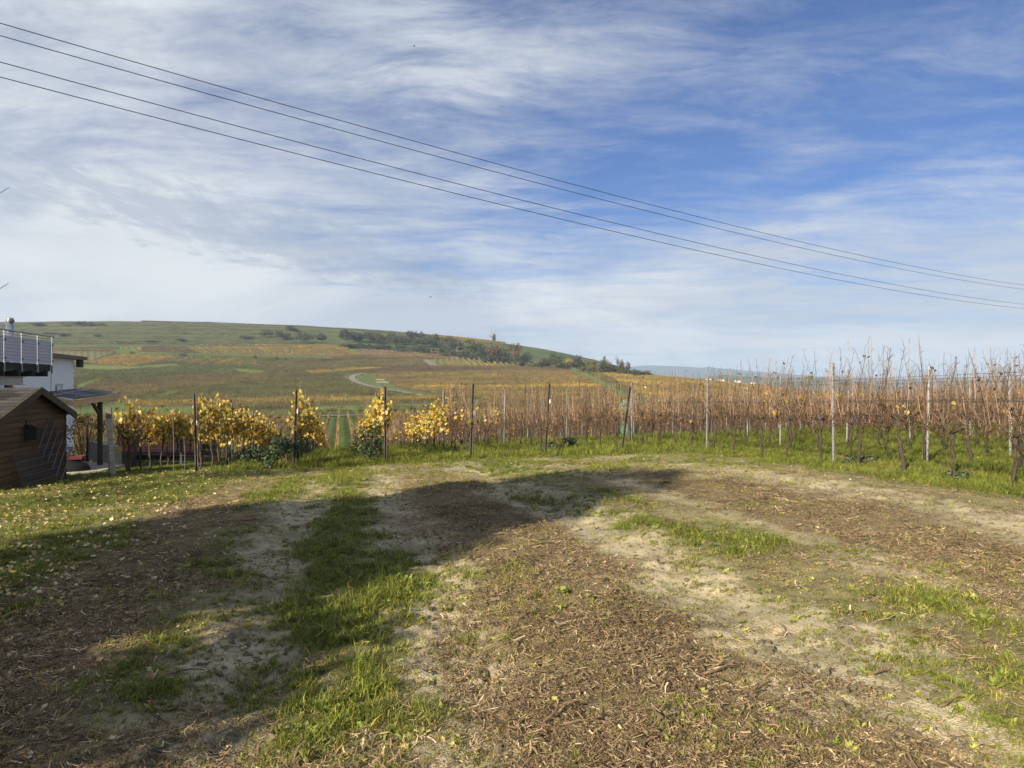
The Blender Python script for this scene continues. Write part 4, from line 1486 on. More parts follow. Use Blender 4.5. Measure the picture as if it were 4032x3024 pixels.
def build_shed():
    base = -0.66
    root = empty('garden_shed', (-10.64, 15.75, base), G_ANG, 'brown timber garden shed with grey shingle roof', 'shed')
    w = 1.78; eave = 1.58; peak = 2.17
    nb = 16; bh = peak / nb
    for k in range(nb):                       # lapped boards of the gable wall, each one a board
        z0 = k * bh; z1 = z0 + bh - .006
        zt = min(z1, peak)

        def half(z):
            return w if z <= eave else max(.02, w * (peak - z) / (peak - eave))
        h0, h1 = half(z0), half(zt)
        if h1 < .05:
            continue
        b = MB()
        # rounded face profile: (outward, height)
        pr = [(0, 0), (.022, .004), (.030, bh * .35), (.026, bh * .75), (.014, bh - .006), (0, bh - .006)]
        for s in range(len(pr) - 1):
            (o0, q0), (o1, q1) = pr[s], pr[s + 1]
            a0 = h0 + (h1 - h0) * q0 / (bh - .006); a1 = h0 + (h1 - h0) * q1 / (bh - .006)
            b.face([(-a0, -o0, z0 + q0), (a0, -o0, z0 + q0), (a1, -o1, z0 + q1), (-a1, -o1, z0 + q1)])
        for sx in (-1, 1):
            b.face([(sx * (h0 + (h1 - h0) * q / (bh - .006)), -o, z0 + q) for o, q in pr])
        b.build('board', M['shedwood'], root)
    # ends of the side wall boards crossing the far corner
    for k in range(12):
        z0 = k * bh + bh * .1
        b = MB()
        pr = [(.03, -.01), (.05, .012), (.075, bh * .45), (.05, bh * .85), (.03, bh * .99)]
        for s in range(len(pr) - 1):
            (o0, q0), (o1, q1) = pr[s], pr[s + 1]
            b.face([(w - .09 + o0, -.045, z0 + q0), (w - .09 + o0, .5, z0 + q0), (w - .09 + o1, .5, z0 + q1), (w - .09 + o1, -.045, z0 + q1)][::-1])
        b.face([(w - .09 + o, -.045, z0 + q) for o, q in pr])
        b.build('board_end', M['shedwood'], root)
    # body behind the boards
    b = MB()
    P = [(-w, 0), (w - .035, 0), (w - .035, eave), (0, peak), (-w, eave)]
    fr = [(x, .004, z) for x, z in P]; bk = [(x, 2.6, z) for x, z in P]
    b.face(fr); b.face(bk[::-1])
    for k in range(5):
        b.face([fr[k], bk[k], bk[(k + 1) % 5], fr[(k + 1) % 5]])
    b.build('wall', M['shedwood'], root)
    # roof deck, barge boards, shingles
    ov = .14; dz = (peak - eave) / w
    for s in (-1, 1):
        b = MB()
        xe = s * (w + ov); ze = peak - dz * (w + ov)
        q = [(0, peak + .02), (xe, ze + .02), (xe, ze + .05), (0, peak + .055)]
        A = [(x, -.18, z) for x, z in q]; B = [(x, 2.8, z) for x, z in q]
        b.face(A); b.face(B[::-1])
        for k in range(4):
            b.face([A[k], B[k], B[(k + 1) % 4], A[(k + 1) % 4]])
        roof = b.build('roof_deck', M['fascia'], root)
        b = MB()
        q = [(0, peak + .075), (xe, ze + .075), (xe, ze - .085), (0, peak - .085)]
        A = [(x, -.215, z) for x, z in q]; B = [(x, -.18, z) for x, z in q]
        b.face(A); b.face(B[::-1])
        for k in range(4):
            b.face([A[k], B[k], B[(k + 1) % 4], A[(k + 1) % 4]])
        b.build('barge_board', M['fascia'], root)
        # shingles in courses, every tab a piece
        L = math.hypot(w + ov, peak - ze); nrow = 10
        ux, uz = (xe) / L, (ze - peak) / L
        nx, nz = (-uz * (1 if s > 0 else -1), abs(ux))
        nx = abs(uz) * s
        for rI in range(nrow):
            for cI in range(9):
                if s > 0 and (cI > 3):
                    continue
                y0 = -.175 + cI * .335 + (rI % 2) * .165 - .16; y1 = y0 + .327
                y0 = max(y0, -.175); y1 = min(y1, 2.79)
                if y1 - y0 < .03:
                    continue
                d0 = L * rI / nrow; d1 = d0 + L / nrow * 1.12
                d1 = min(d1, L + .02)
                b = MB()
                lo, hi, th = .060, .084, .016
                p = [(ux * d0, y0, peak + uz * d0), (ux * d0, y1, peak + uz * d0), (ux * d1, y1, peak + uz * d1), (ux * d1, y0, peak + uz * d1)]
                offs = [lo, lo, hi, hi]
                T = [(x + nx * o, y, z + nz * o) for (x, y, z), o in zip(p, offs)]
                U = [(x + nx * (o - th), y, z + nz * (o - th)) for (x, y, z), o in zip(p, offs)]
                b.face(T if s > 0 else T[::-1]); b.face(U[::-1] if s > 0 else U)
                for k in range(4):
                    b.face([T[k], U[k], U[(k + 1) % 4], T[(k + 1) % 4]])
                b.build('shingle', M['shingle'], roof)
    # small bird box on the gable
    bb = empty('nest_box', tuple(root.matrix_world @ Vector((0, 0, 0))), G_ANG, 'small dark wooden nest box fixed to the shed wall', 'nest box')
    bb.location = Vector((-10.64, 15.75, base)) + Matrix.Rotation(G_ANG, 3, 'Z') @ Vector((-.30, -.03, 1.12))
    b = MB(); b.box(-.13, .13, -.24, 0, -.02, .225); b.build('box', M['deckdark'], bb)
    b = MB(); b.face([(-.17, -.30, .225), (.17, -.30, .225), (.13, .0, .29), (-.13, .0, .29)]); b.face([(-.13, -.26, .245), (-.13, .0, .31), (.13, .0, .31), (.13, -.26, .245)])
    b.face([(-.13, -.26, .225), (-.13, -.26, .245), (.13, -.26, .245), (.13, -.26, .225)]); b.build('lid', M['fascia'], bb)
    b = MB(); b.box(-.03, .03, -.012, .004, .2, .42); b.build('back_batten', M['fascia'], bb)
    # two wire mesh mats leaning on the gable wall

    def mat_panel(name, W, H, pos, rot, label):
        r = empty(name, (0, 0, 0), 0, label, 'mesh panel', 'mesh fence panels leaning on the shed')
        R = Matrix.Rotation(G_ANG, 4, 'Z')
        T = Matrix.Translation(Vector((-10.64, 15.75, base))) @ R @ Matrix.Translation(Vector(pos)) @ rot
        r.matrix_world = T
        n = int(W / .05)
        b = MB()
        for k in range(n + 1):
            x = W * k / n
            b.tube([(x, 0, 0), (x, 0, H)], .0042, 4)
        v = b.build('vertical_rods', M['wire'], r); v['kind'] = 'stuff'
        for k in range(6):
            z = H * (k + .15) / 5.3
            b = MB(); b.tube([(0, -.007, z), (W, -.007, z)], .0045, 5); b.build('cross_rod', M['steel'], r)
            b = MB(); b.tube([(0, .007, z), (W, .007, z)], .0045, 5); b.build('cross_rod', M['steel'], r)
        return r
    mat_panel('mesh_panel', 1.95, .85, (-1.05, -.30, .03), Matrix.Rotation(math.radians(-14), 4, 'X'), 'grey wire mesh fence panel leaning low along the shed wall')
    mat_panel('mesh_panel', 1.25, 1.1, (.45, -.42, .02), Matrix.Rotation(math.radians(-15), 4, 'X') @ Matrix.Rotation(math.radians(-33), 4, 'Y'), 'tilted wire mesh panel standing on its corner against the shed')


build_shed()


def build_house():
    R = Matrix.Rotation(G_ANG, 3, 'Z')
    far = Vector((-20.96, 34.0, -1.6))
    root = empty('white_house', tuple(far), G_ANG, 'white rendered house with brown roof edge behind the shed', 'house')
    L = 19.0; H = 4.55; D = 8.0
    # wall with a window opening: local x from -L to 0, outward is -y
    wx0, wx1, wz0, wz1 = -2.05, -1.2, 2.05, 3.25
    b = MB()
    for (a, c, e, g) in ((-L, wx0, 0, H), (wx1, 0, 0, H), (wx0, wx1, 0, wz0), (wx0, wx1, wz1, H)):
        b.face([(a, 0, e), (c, 0, e), (c, 0, g), (a, 0, g)])
    for q in ([(wx0, 0, wz0), (wx1, 0, wz0), (wx1, .18, wz0), (wx0, .18, wz0)], [(wx0, 0, wz1), (wx0, .18, wz1), (wx1, .18, wz1), (wx1, 0, wz1)],
              [(wx0, 0, wz0), (wx0, .18, wz0), (wx0, .18, wz1), (wx0, 0, wz1)], [(wx1, 0, wz0), (wx1, 0, wz1), (wx1, .18, wz1), (wx1, .18, wz0)]):
        b.face(q)
    b.face([(0, 0, 0), (0, D, 0), (0, D, H), (0, 0, H)]); b.face([(-L, 0, 0), (-L, 0, H), (-L, D, H), (-L, D, 0)]); b.face([(-L, D, 0), (-L, D, H), (0, D, H), (0, D, 0)])
    b.build('wall', M['render'], root)
    b = MB(); b.box(wx0 + .002, wx1 - .002, .10, .16, wz0 + .002, wz1 - .002)
    fr = b.build('window', M['frame'], root)
    b = MB(); b.box(wx0 + .07, wx0 + .42, .09, .098, wz0 + .07, wz1 - .07); b.build('pane', M['glass'], fr)
    b = MB(); b.box(wx0 + .50, wx1 - .05, .09, .098, wz0 + .07, wz1 - .07); b.build('pane', M['frame'], fr)
    b = MB(); b.box(wx0 - .05, wx1 + .05, -.06, .10, wz0 - .04, wz0 - .002); b.build('sill', M['steel'], fr)
    b = MB(); b.face([(-L, -.35, H + .16), (.75, -.35, H + .02), (.75, D, H + .02), (-L, D, H + .16)]); b.face([(-L, -.35, H - .02), (-L, D, H - .02), (.75, D, H - .14), (.75, -.35, H - .14)])
    b.face([(-L, -.35, H - .02), (.75, -.35, H - .14), (.75, -.35, H + .02), (-L, -.35, H + .16)]); b.face([(.75, -.35, H - .14), (.75, D, H - .14), (.75, D, H + .02), (.75, -.35, H + .02)])
    rf = b.build('roof', M['brownmetal'], root)
    b = MB(); b.box(.02, .5, -.25, -.1, H - .50, H - .12); b.build('roof_bracket', M['deckdark'], rf)
    b = MB(); b.tube([(-2.5, -.012, 0), (-2.5, -.012, H - .1)], .012, 5); b.build('wall_joint', M['steel'], root)
    # balcony in front of the wall
    c = Vector((-16.2, 25.0, 0))
    bal = empty('balcony', (c.x, c.y, 2.33), G_ANG, 'balcony with grey perforated panels and steel rail', 'balcony')
    LB = 8.0; DB = 2.6
    b = MB(); b.box(-LB, 0, 0, DB, -.06, 0); b.build('deck', M['deckdark'], bal)
    b = MB(); b.box(-LB, -.02, .02, .14, -.24, -.062); b.build('edge_beam', M['deckdark'], bal)
    for k in range(8):
        b = MB(); b.box(-.35 - k * 1.0 - .14, -.35 - k * 1.0, -.04, DB, -.42, -.242); b.build('joist', M['deckdark'], bal)
    b = MB(); b.box(-LB, -.75, .5, .66, -.72, -.70); b.box(-LB, -.75, .565, .595, -.70, -.45); b.box(-LB, -.75, .5, .66, -.45, -.43); b.build('steel_beam', M['steel'], bal)
    b = MB(); b.tube([(-1.75, .58, -.72), (-1.75, .58, -4.2)], .11, 12); b.build('column', M['steel'], bal, True)
    for k in range(8):
        x = -.03 - k * 1.12
        b = MB(); b.box(x - .025, x + .025, -.055, -.015, -.30, .95); p = b.build('rail_post', M['steel'], bal)
        for z in (.12, .68):
            b = MB(); b.box(x - .05, x + .05, -.075, -.056, z - .025, z + .025); b.build('clamp', M['deckdark'], p)
        b = MB()
        px0, px1, pz0, pz1 = x - 1.08, x - .04, .02, .82
        b.box(px0, px1, -.035, -.03, pz0, pz1)
        pn = b.build('panel', M['panel'], bal)
        b = MB()
        for zz in np.arange(.1, .8, .105):
            for xx in np.arange(px0 + .04, px1 - .02, .045):
                b.face([(xx, -.0362, zz), (xx + .014, -.0362, zz), (xx + .014, -.0362, zz + .03), (xx, -.0362, zz + .03)])
        h = b.build('perforations', M['deckdark'], pn); h['kind'] = 'stuff'
    b = MB(); b.tube([(-LB, -.035, .98), (.15, -.035, .98)], .028, 8); b.build('handrail', M['steel'], bal, True)
    b = MB(); b.tube([(-LB, -.035, .88), (0, -.035, .88)], .01, 6); b.build('rail', M['steel'], bal, True)
    # flue
    Y = 27.0
    fl = empty('chimney_flue', (-.7057 * Y, Y, 1.2), 0, 'shiny stainless steel chimney flue rising behind the balcony', 'chimney')
    top = CAM_Z + (1512 - 1262) / FS * Y - 1.2
    b = MB(); b.tube([(0, 0, -1.5), (0, 0, top)], .135, 20, True); b.build('pipe', M['inox'], fl, True)
    b = MB(); b.tube([(0, 0, top), (0, 0, top + .10)], [.142, .095], 20, True); b.build('cowl', M['steel'], fl, True)
    for z in (top - .03, top - .4, top - .95):
        b = MB(); b.tube([(0, 0, z - .02), (0, 0, z + .02)], .141, 20, True); b.build('collar', M['steel'], fl, True)
    # neighbouring low wall below the house
    x, y = -13.9, 24.6


build_house()


def bar(b, p, q, w, h):
    """a rectangular timber from p to q"""
    p = Vector(p); q = Vector(q); t = (q - p).normalized()
    s = t.cross(Vector((0, 0, 1)))
    if s.length < .05:
        s = Vector((1, 0, 0))
    s.normalize(); u = s.cross(t)
    k = len(b.v)
    for e in (p, q):
        for a, c in ((-1, -1), (1, -1), (1, 1), (-1, 1)):
            v = e + s * a * w / 2 + u * c * h / 2
            b.v.append((v.x, v.y, v.z))
    for f in ((0, 1, 2, 3), (7, 6, 5, 4), (0, 4, 5, 1), (1, 5, 6, 2), (2, 6, 7, 3), (3, 7, 4, 0)):
        b.f.append(tuple(k + i for i in f)); b.c.append(None)


def build_carport():
    A = Vector((-12.35, 22.3, 1.36)); B = Vector((-12.0, 19.5, 1.24)); D = Vector((-15.2, 25.2, 1.50)); C = B + (D - A)
    root = empty('carport', (-12.98, 22.4, -.93), 0, 'timber lean-to with grey corrugated roof beside the shed', 'carport')
    o = Vector(root.location)
    # corrugated sheet: waves across AB, ridges along AD
    n = 90; m = 6; V = []
    up = (D - A).cross(B - A).normalized()
    if up.z < 0:
        up = -up
    for j in range(m + 1):
        for i in range(n + 1):
            p = A.lerp(B, i / n) + (D - A) * (j / m) + up * (.018 * math.sin(i / n * 22 * 6.283)) - o
            V.append(p)
    b = MB(); b.v = [tuple(p) for p in V]
    for j in range(m):
        for i in range(n):
            k = j * (n + 1) + i
            b.f.append((k, k + 1, k + n + 2, k + n + 1)); b.c.append(None)
    sh = b.build('corrugated_roof', M['corr'], root)
    md = sh.modifiers.new('thick', 'SOLIDIFY'); md.thickness = .004
    for i in range(12):
        for j in range(3):
            p = A.lerp(B, (i + .5) / 12) + (D - A) * ((j + .3) / 3) + up * .024 - o
            b = MB(); b.tube([p, p + up * .008], [.014, .008], 6)
            b.build('roof_screw', M['white'], sh)
    dn = Vector((0, 0, -.13))
    inn = (D - A).normalized() * .10
    b = MB(); bar(b, A + dn + inn - o, B + dn + inn - o, .06, .13); b.build('edge_beam', M['newwood'], root)
    b = MB(); bar(b, B + dn + inn - o, C + dn - o, .06, .15); b.build('front_beam', M['newwood'], root)
    b = MB(); bar(b, D + dn - o, C + dn - o, .06, .15); b.build('back_beam', M['newwood'], root)
    P = Vector((-12.98, 22.4, 0)) - Vector((o.x, o.y, 0))
    b = MB(); bar(b, (0, 0, -.02), (0, 0, 2.12), .11, .11); b.build('post', M['fascia'], root)
    b = MB(); bar(b, (.02, -.5, 2.06), (.0, -.02, 1.62), .07, .09); b.build('brace', M['shedwood'], root)
    b = MB(); bar(b, (-.02, -.35, 2.06), (-.2, .35, 2.06), .10, .12); b.build('purlin', M['shedwood'], root)
    bx = C - o
    b = MB(); bar(b, (bx.x, bx.y, bx.z - .2), (bx.x, bx.y, -.2), .14, .14); b.build('post', M['newwood'], root)
    # concrete slab
    slab = MB()
    q = [(-11.95, 20.1), (-12.35, 22.7), (-16.5, 24.5), (-15.9, 20.6)]
    T = [(x - o.x, y - o.y, -.90 - o.z) for x, y in q]; U = [(x - o.x, y - o.y, -1.25 - o.z) for x, y in q]
    slab.face(T); slab.face(U[::-1])
    for k in range(4):
        slab.face([T[k], U[k], U[(k + 1) % 4], T[(k + 1) % 4]])
    s = bpy.data.objects.new('slab_tmp', slab.mesh('concrete_slab', M['concrete']))
    s.name = 'concrete_slab'; s.location = o; COL.objects.link(s)
    tag(s, 'grey concrete slab under the corrugated lean-to', 'slab')
    # dark heap with a red tray on the slab
    hp = empty('covered_heap', (-13.1, 20.95, -.895), .4, 'black covered heap with a red plastic tray on top', 'heap')
    b = MB()
    r = random.Random(4)
    nn, mm = 16, 7
    for j in range(mm):
        f = j / (mm - 1); rad = .62 * math.cos(f * 1.45) ** .6 + .02
        for i in range(nn):
            a = 6.283 * i / nn
            b.v.append((rad * math.cos(a) * r.uniform(.92, 1.06), rad * .7 * math.sin(a) * r.uniform(.9, 1.06), .34 * f + r.uniform(-.012, .012)))
    for j in range(mm - 1):
        for i in range(nn):
            b.f.append((j * nn + i, j * nn + (i + 1) % nn, (j + 1) * nn + (i + 1) % nn, (j + 1) * nn + i)); b.c.append(None)
    b.f.append(tuple((mm - 1) * nn + i for i in range(nn))); b.c.append(None)
    b.build('cover', M['tarp'], hp, True)
    b = MB()
    Q = [(-.42, -.22), (.42, -.22), (.46, .22), (-.42, .22)]
    lo = [(x * .9, y * .9, .33) for x, y in Q]; hi = [(x, y, .42) for x, y in Q]
    b.face(lo)
    for k in range(4):
        b.face([lo[k], lo[(k + 1) % 4], hi[(k + 1) % 4], hi[k]])
    b.face([(x * .95, y * .95, .40) for x, y in Q]); b.build('tray', M['red'], hp)
    # low grey block wall behind the slab
    wl = MB(); wl.box(-.15, .15, -1.6, 1.6, 0, .66)
    w = wl.build('block_wall', M['concrete'], None); w.location = (-14.0, 24.4, -1.05); w.rotation_euler = (0, 0, .75)
    tag(w, 'low grey concrete block wall behind the slab', 'wall')


build_carport()


def build_garden_bits():
    # leaning concrete post with wires
    x, y = xy_of(-5.36, 18.95); z = float(gz(x, y))
    root = empty('concrete_post', (x, y, z), .3, 'leaning pale concrete post at the end of the left vine row', 'post')
    root.rotation_euler = (-.02, -.055, .3)
    b = MB()
    for (z0, z1) in ((-.2, 1.62),):
        k = len(b.v)
        for zz, s in ((z0, .062), (z1, .052)):
            b.v += [(-s, -s, zz), (s, -s, zz), (s, s, zz), (-s, s, zz)]
        for f in ((0, 1, 5, 4), (1, 2, 6, 5), (2, 3, 7, 6), (3, 0, 4, 7), (4, 5, 6, 7)):
            b.f.append(tuple(k + i for i in f)); b.c.append(None)
    b.build('shaft', M['concrete'], root)
    b = MB(); b.box(-.058, .058, -.058, .058, 1.35, 1.625); b.build('dark_sleeve', M['postedge'], root)
    for zz in (.3, .6, .85, 1.05, 1.3):
        b = MB(); b.tube([(-.066, -.066, zz), (.066, -.066, zz), (.066, .066, zz + .01), (-.066, .066, zz), (-.066, -.066, zz)], .004, 4); b.build('wire_loop', M['wire'], root)
    # thin stakes
    for (px, v0, v1, lab) in ((398 + 30, 1745, 1870, 'thin grey stake beside the concrete post'), (683, 1640, 1895, 'thin green garden stake left of the leafy dark post'),
                              (727, 1720, 1905, 'shorter thin stake with a yellow vine leaf on top')):
        d = 16.2; X = (px - 2016) / FS * d; zz = float(gz(X, d)); top = CAM_Z - (v0 - 1512) / FS * d
        b = MB(); b.tube([(0, 0, -.2), (.01, 0, (top - zz) * .5), (-.02, .01, top - zz)], .010, 5)
        o = b.build('garden_stake', M['postdark'], None); o.location = (X, d, zz)
        tag(o, lab, 'stake', 'thin stakes at the lawn edge')
    # hut with a red roof below the left vines
    h = empty('red_roofed_hut', (-14.9, 27.5, -2.4), .12, 'low hut with a red roof half hidden behind the left vines', 'hut')
    b = MB(); b.box(-.2, 2.5, 0, 3, -1.0, 1.52); b.build('wall', M['darkwall'], h)
    b = MB(); b.face([(-.5, -.45, 1.50), (2.8, -.45, 1.42), (2.8, 1.6, 2.30), (-.5, 1.6, 2.37)]); b.face([(-.5, -.45, 1.42), (-.5, 1.6, 2.29), (2.8, 1.6, 2.22), (2.8, -.45, 1.34)])
    b.face([(-.5, -.45, 1.42), (2.8, -.45, 1.34), (2.8, -.45, 1.42), (-.5, -.45, 1.50)]); b.build('roof', M['redroof'], h)
    b = MB(); bar(b, (-.45, -.42, 1.36), (2.75, -.42, 1.29), .08, .12); b.build('eave_beam', M['deckdark'], h)
    # wire fence below the carport and in front of the hut
    for (x0, y0, x1, y1, lab) in ((-12.2, 23.0, -9.0, 22.6, 'grey wire mesh fence below the concrete post'), (-15.0, 25.5, -12.3, 23.1, 'wire mesh fence behind the concrete slab')):
        za = float(near_z(x0, y0)); f = empty('wire_fence', (x0, y0, za), math.atan2(y1 - y0, x1 - x0), lab, 'fence')
        Lf = math.hypot(x1 - x0, y1 - y0)
        for k in range(3):
            b = MB(); b.box(Lf * k / 2 - .035, Lf * k / 2 + .035, -.035, .035, -.4, .95); b.build('post', M['darkwall'], f)
        for k in range(5):
            b = MB(); b.tube([(0, -.04, .08 + k * .2), (Lf, -.04, .05 + k * .2)], .006, 4); b.build('rail', M['steel'], f)
        b = MB()
        for q in np.arange(0.05, Lf, .1):
            b.tube([(q, -.05, 0), (q, -.05, .92)], .003, 3)
        o = b.build('mesh_rods', M['wire'], f); o['kind'] = 'stuff'
    # green tank among the vines
    xx, yy = 12.7 * .475, 36.0
    xx = (2478 - 2016) / FS * yy
    zt = float(terr(xx, yy))
    t = empty('green_tank', (xx, yy, zt), 0, 'pale green tank standing among the vines', 'tank')
    top = CAM_Z - (1572 - 1512) / FS * yy - zt
    b = MB(); b.tube([(0, 0, -.1), (0, 0, top - .22), (0, 0, top - .06), (0, 0, top)], [.46, .46, .40, .2], 20, True); b.build('body', M['greentank'], t, True)
    b = MB(); b.tube([(0, 0, top), (0, 0, top + .05)], .14, 14, True); b.build('lid', M['darkwall'], t, True)


build_garden_bits()


def leaf_blob(b, centre, rad, n, size, cols, r, flat=.8):
    """leaf-sized faces spread through a lumpy volume"""
    for k in range(n):
        d = Vector((r.gauss(0, 1), r.gauss(0, 1), r.gauss(0, 1))).normalized() * (r.random() ** .45)
        p = Vector((centre[0] + d.x * rad[0], centre[1] + d.y * rad[1], centre[2] + d.z * rad[2]))
        nv = (Vector((d.x, d.y, d.z + .35)) + Vector((r.uniform(-1, 1), r.uniform(-1, 1), r.uniform(-1, 1))) * flat).normalized()
        u = nv.cross(Vector((r.uniform(-1, 1), r.uniform(-1, 1), r.uniform(-1, 1)))).normalized(); w = nv.cross(u)
        s = size * r.uniform(.6, 1.4); c = r.choice(cols); q = r.uniform(.75, 1.25)
        b.face([p - u * s, p - w * s * .55, p + u * s, p + w * s * .55], (c[0] * q, c[1] * q, c[2] * q))


def branch_tree(b, base, h, r0, r, depth=4, spread=.55, tips=None):
    def rec(p, d, l, rad, lev):
        m = 3; P = [p]; dd = d.copy()
        for _ in range(m):
            dd = (dd + Vector((r.uniform(-.16, .16), r.uniform(-.16, .16), r.uniform(-.05, .12)))).normalized()
            P.append(P[-1] + dd * l / m)
        b.tube(P, [rad * (1 - .35 * i / m) for i in range(m + 1)], 6 if lev < 2 else 4 if lev < 3 else 3, False)
        if tips is not None and lev >= depth - 1:
            tips.append(P[-1])
        if lev < depth:
            for _ in range(r.choice((2, 3, 3))):
                nd = (dd + Vector((r.uniform(-1, 1), r.uniform(-1, 1), r.uniform(-.35, .7))) * spread * 1.3).normalized()
                rec(P[-1] if r.random() < .6 else P[-2], nd, l * r.uniform(.6, .85), rad * .6, lev + 1)
    rec(Vector(base), Vector((0, 0, 1)), h * .36, r0, 0)


# brambles at the feet of the dark posts
def build_brambles():
    r = random.Random(77)
    for (c, t, w, h, lab) in ((-1.25, 17.5, .65, .85, 'dark green bramble bush at the foot of the left aisle post'), (.62, 17.9, .55, 1.0, 'dark green bramble bush at the foot of the right aisle post'),
                              (-1.9, 18.3, .7, .6, 'low bramble clump left of the aisle post'), (5.9, 18.6, .45, .45, 'low bramble tuft between the leaning posts'),
                              (9.75, 11.9, .35, .2, 'grey-green weed clump at the foot of the first silver post'), (9.8, 9.6, .25, .22, 'green weed clump at the right edge vine')):
        x, y = xy_of(c, t); z = float(gz(x, y))
        root = empty('bramble_bush', (x, y, z), r.uniform(0, 6), lab, 'bush', 'brambles and weeds under the vines')
        b = MB()
        for k in range(7):
            q = (r.uniform(-w, w) * .7, r.uniform(-w, w) * .6, r.uniform(.15, .8) * h)
            leaf_blob(b, q, (w * .42, w * .42, h * .28), 150, .036, [(1, 1, 1), (.7, .85, .7), (1.5, 1.7, 1.2), (.5, .6, .5)], r)
        b.build('foliage', M['bramble'], root)
        b = MB()
        for k in range(9):
            a = r.uniform(0, 6.28); e = Vector((math.cos(a) * w, math.sin(a) * w, h * r.uniform(.7, 1.1)))
            b.tube([(0, 0, 0), (e.x * .4, e.y * .4, e.z * .8), tuple(e)], [.007, .006, .004], 4, False)
        b.build('stems', M['stick'], root)
    # shrub behind the carport post and twiggy shrub by the concrete post
    x, y = (335 - 2016) / FS * 25.5, 25.5
    z = -1.2
    root = empty('garden_shrub', (x, y, z), 0, 'yellow-brown shrub behind the slab between house and carport post', 'shrub')
    b = MB()
    for k in range(40):
        a = r.uniform(0, 6.28); q = r.uniform(.1, .9)
        b.tube([(math.cos(a) * .1, math.sin(a) * .1, 0), (math.cos(a) * q * .5, math.sin(a) * q * .5, .9), (math.cos(a) * q, math.sin(a) * q, r.uniform(1.3, 2.0))], [.012, .009, .004], 4, False)
    b.build('stems', M['stick'], root)
    b = MB()
    for k in range(12):
        leaf_blob(b, (r.uniform(-.8, .8), r.uniform(-.6, .6), r.uniform(.5, 1.7)), (.35, .35, .3), 60, .045, [(.30, .22, .05), (.16, .12, .05), (.40, .28, .06), (.10, .11, .04)], r)
    b.build('foliage', M['bushleaf'], root)
    x, y = (500 - 2016) / FS * 18.2, 18.2
    root = empty('twiggy_shrub', (x, y, float(gz(x, y))), 0, 'bare twiggy shrub right behind the concrete post', 'shrub')
    b = MB()
    for k in range(16):
        a = r.uniform(0, 6.28); q = r.uniform(.15, .55); hh = r.uniform(1.1, 1.85)
        e = Vector((math.cos(a) * q, math.sin(a) * q, hh))
        b.tube([(0, 0, 0), tuple(e * .5 + Vector((.03, 0, 0))), tuple(e)], [.012, .009, .004], 4, False)
        for j in range(4):
            p = e * r.uniform(.55, 1); s = p + Vector((r.uniform(-.2, .2), r.uniform(-.2, .2), r.uniform(.1, .3)))
            b.tube([tuple(p), tuple(s)], [.005, .003], 3, False)
    b.build('stems', M['stick'], root)


build_brambles()

# ------------------------------------------------------------------ trees and bushes of the hill
DKB = [(.045, .055, .028), (.06, .06, .03), (.035, .045, .025), (.08, .075, .035)]
OLB = [(.10, .095, .04), (.13, .115, .045), (.075, .08, .035)]
RUB = [(.16, .085, .04), (.12, .07, .04), (.09, .06, .035)]
YEB = [(.34, .25, .06), (.26, .2, .05)]


def crown_mesh(i, cols, n=650, size=.42):
    r = random.Random(4000 + i); b = MB()
    for k in range(9):
        leaf_blob(b, (r.uniform(-.6, .6), r.uniform(-.5, .5), r.uniform(.35, 1.0)), (r.uniform(.3, .5), r.uniform(.3, .5), r.uniform(.25, .4)), n // 9, .075, cols, r)
    return b.mesh('crown', M['bushleaf'])


def stem_mesh(i):
    r = random.Random(4200 + i); b = MB()
    b.tube([(0, 0, -.3), (.02, 0, .3), (.04, .02, .8)], [.05, .04, .02], 6)
    for k in range(5):
        a = r.uniform(0, 6.28); b.tube([(0, 0, .25), (math.cos(a) * .3, math.sin(a) * .3, .7)], [.025, .01], 4)
    return b.mesh('trunk', M['stick'])


CR = {'d': [crown_mesh(i, DKB) for i in range(4)], 'o': [crown_mesh(10 + i, OLB) for i in range(3)], 'r': [crown_mesh(20 + i, RUB) for i in range(2)], 'y': [crown_mesh(30, YEB)]}
ST = [stem_mesh(i) for i in range(3)]
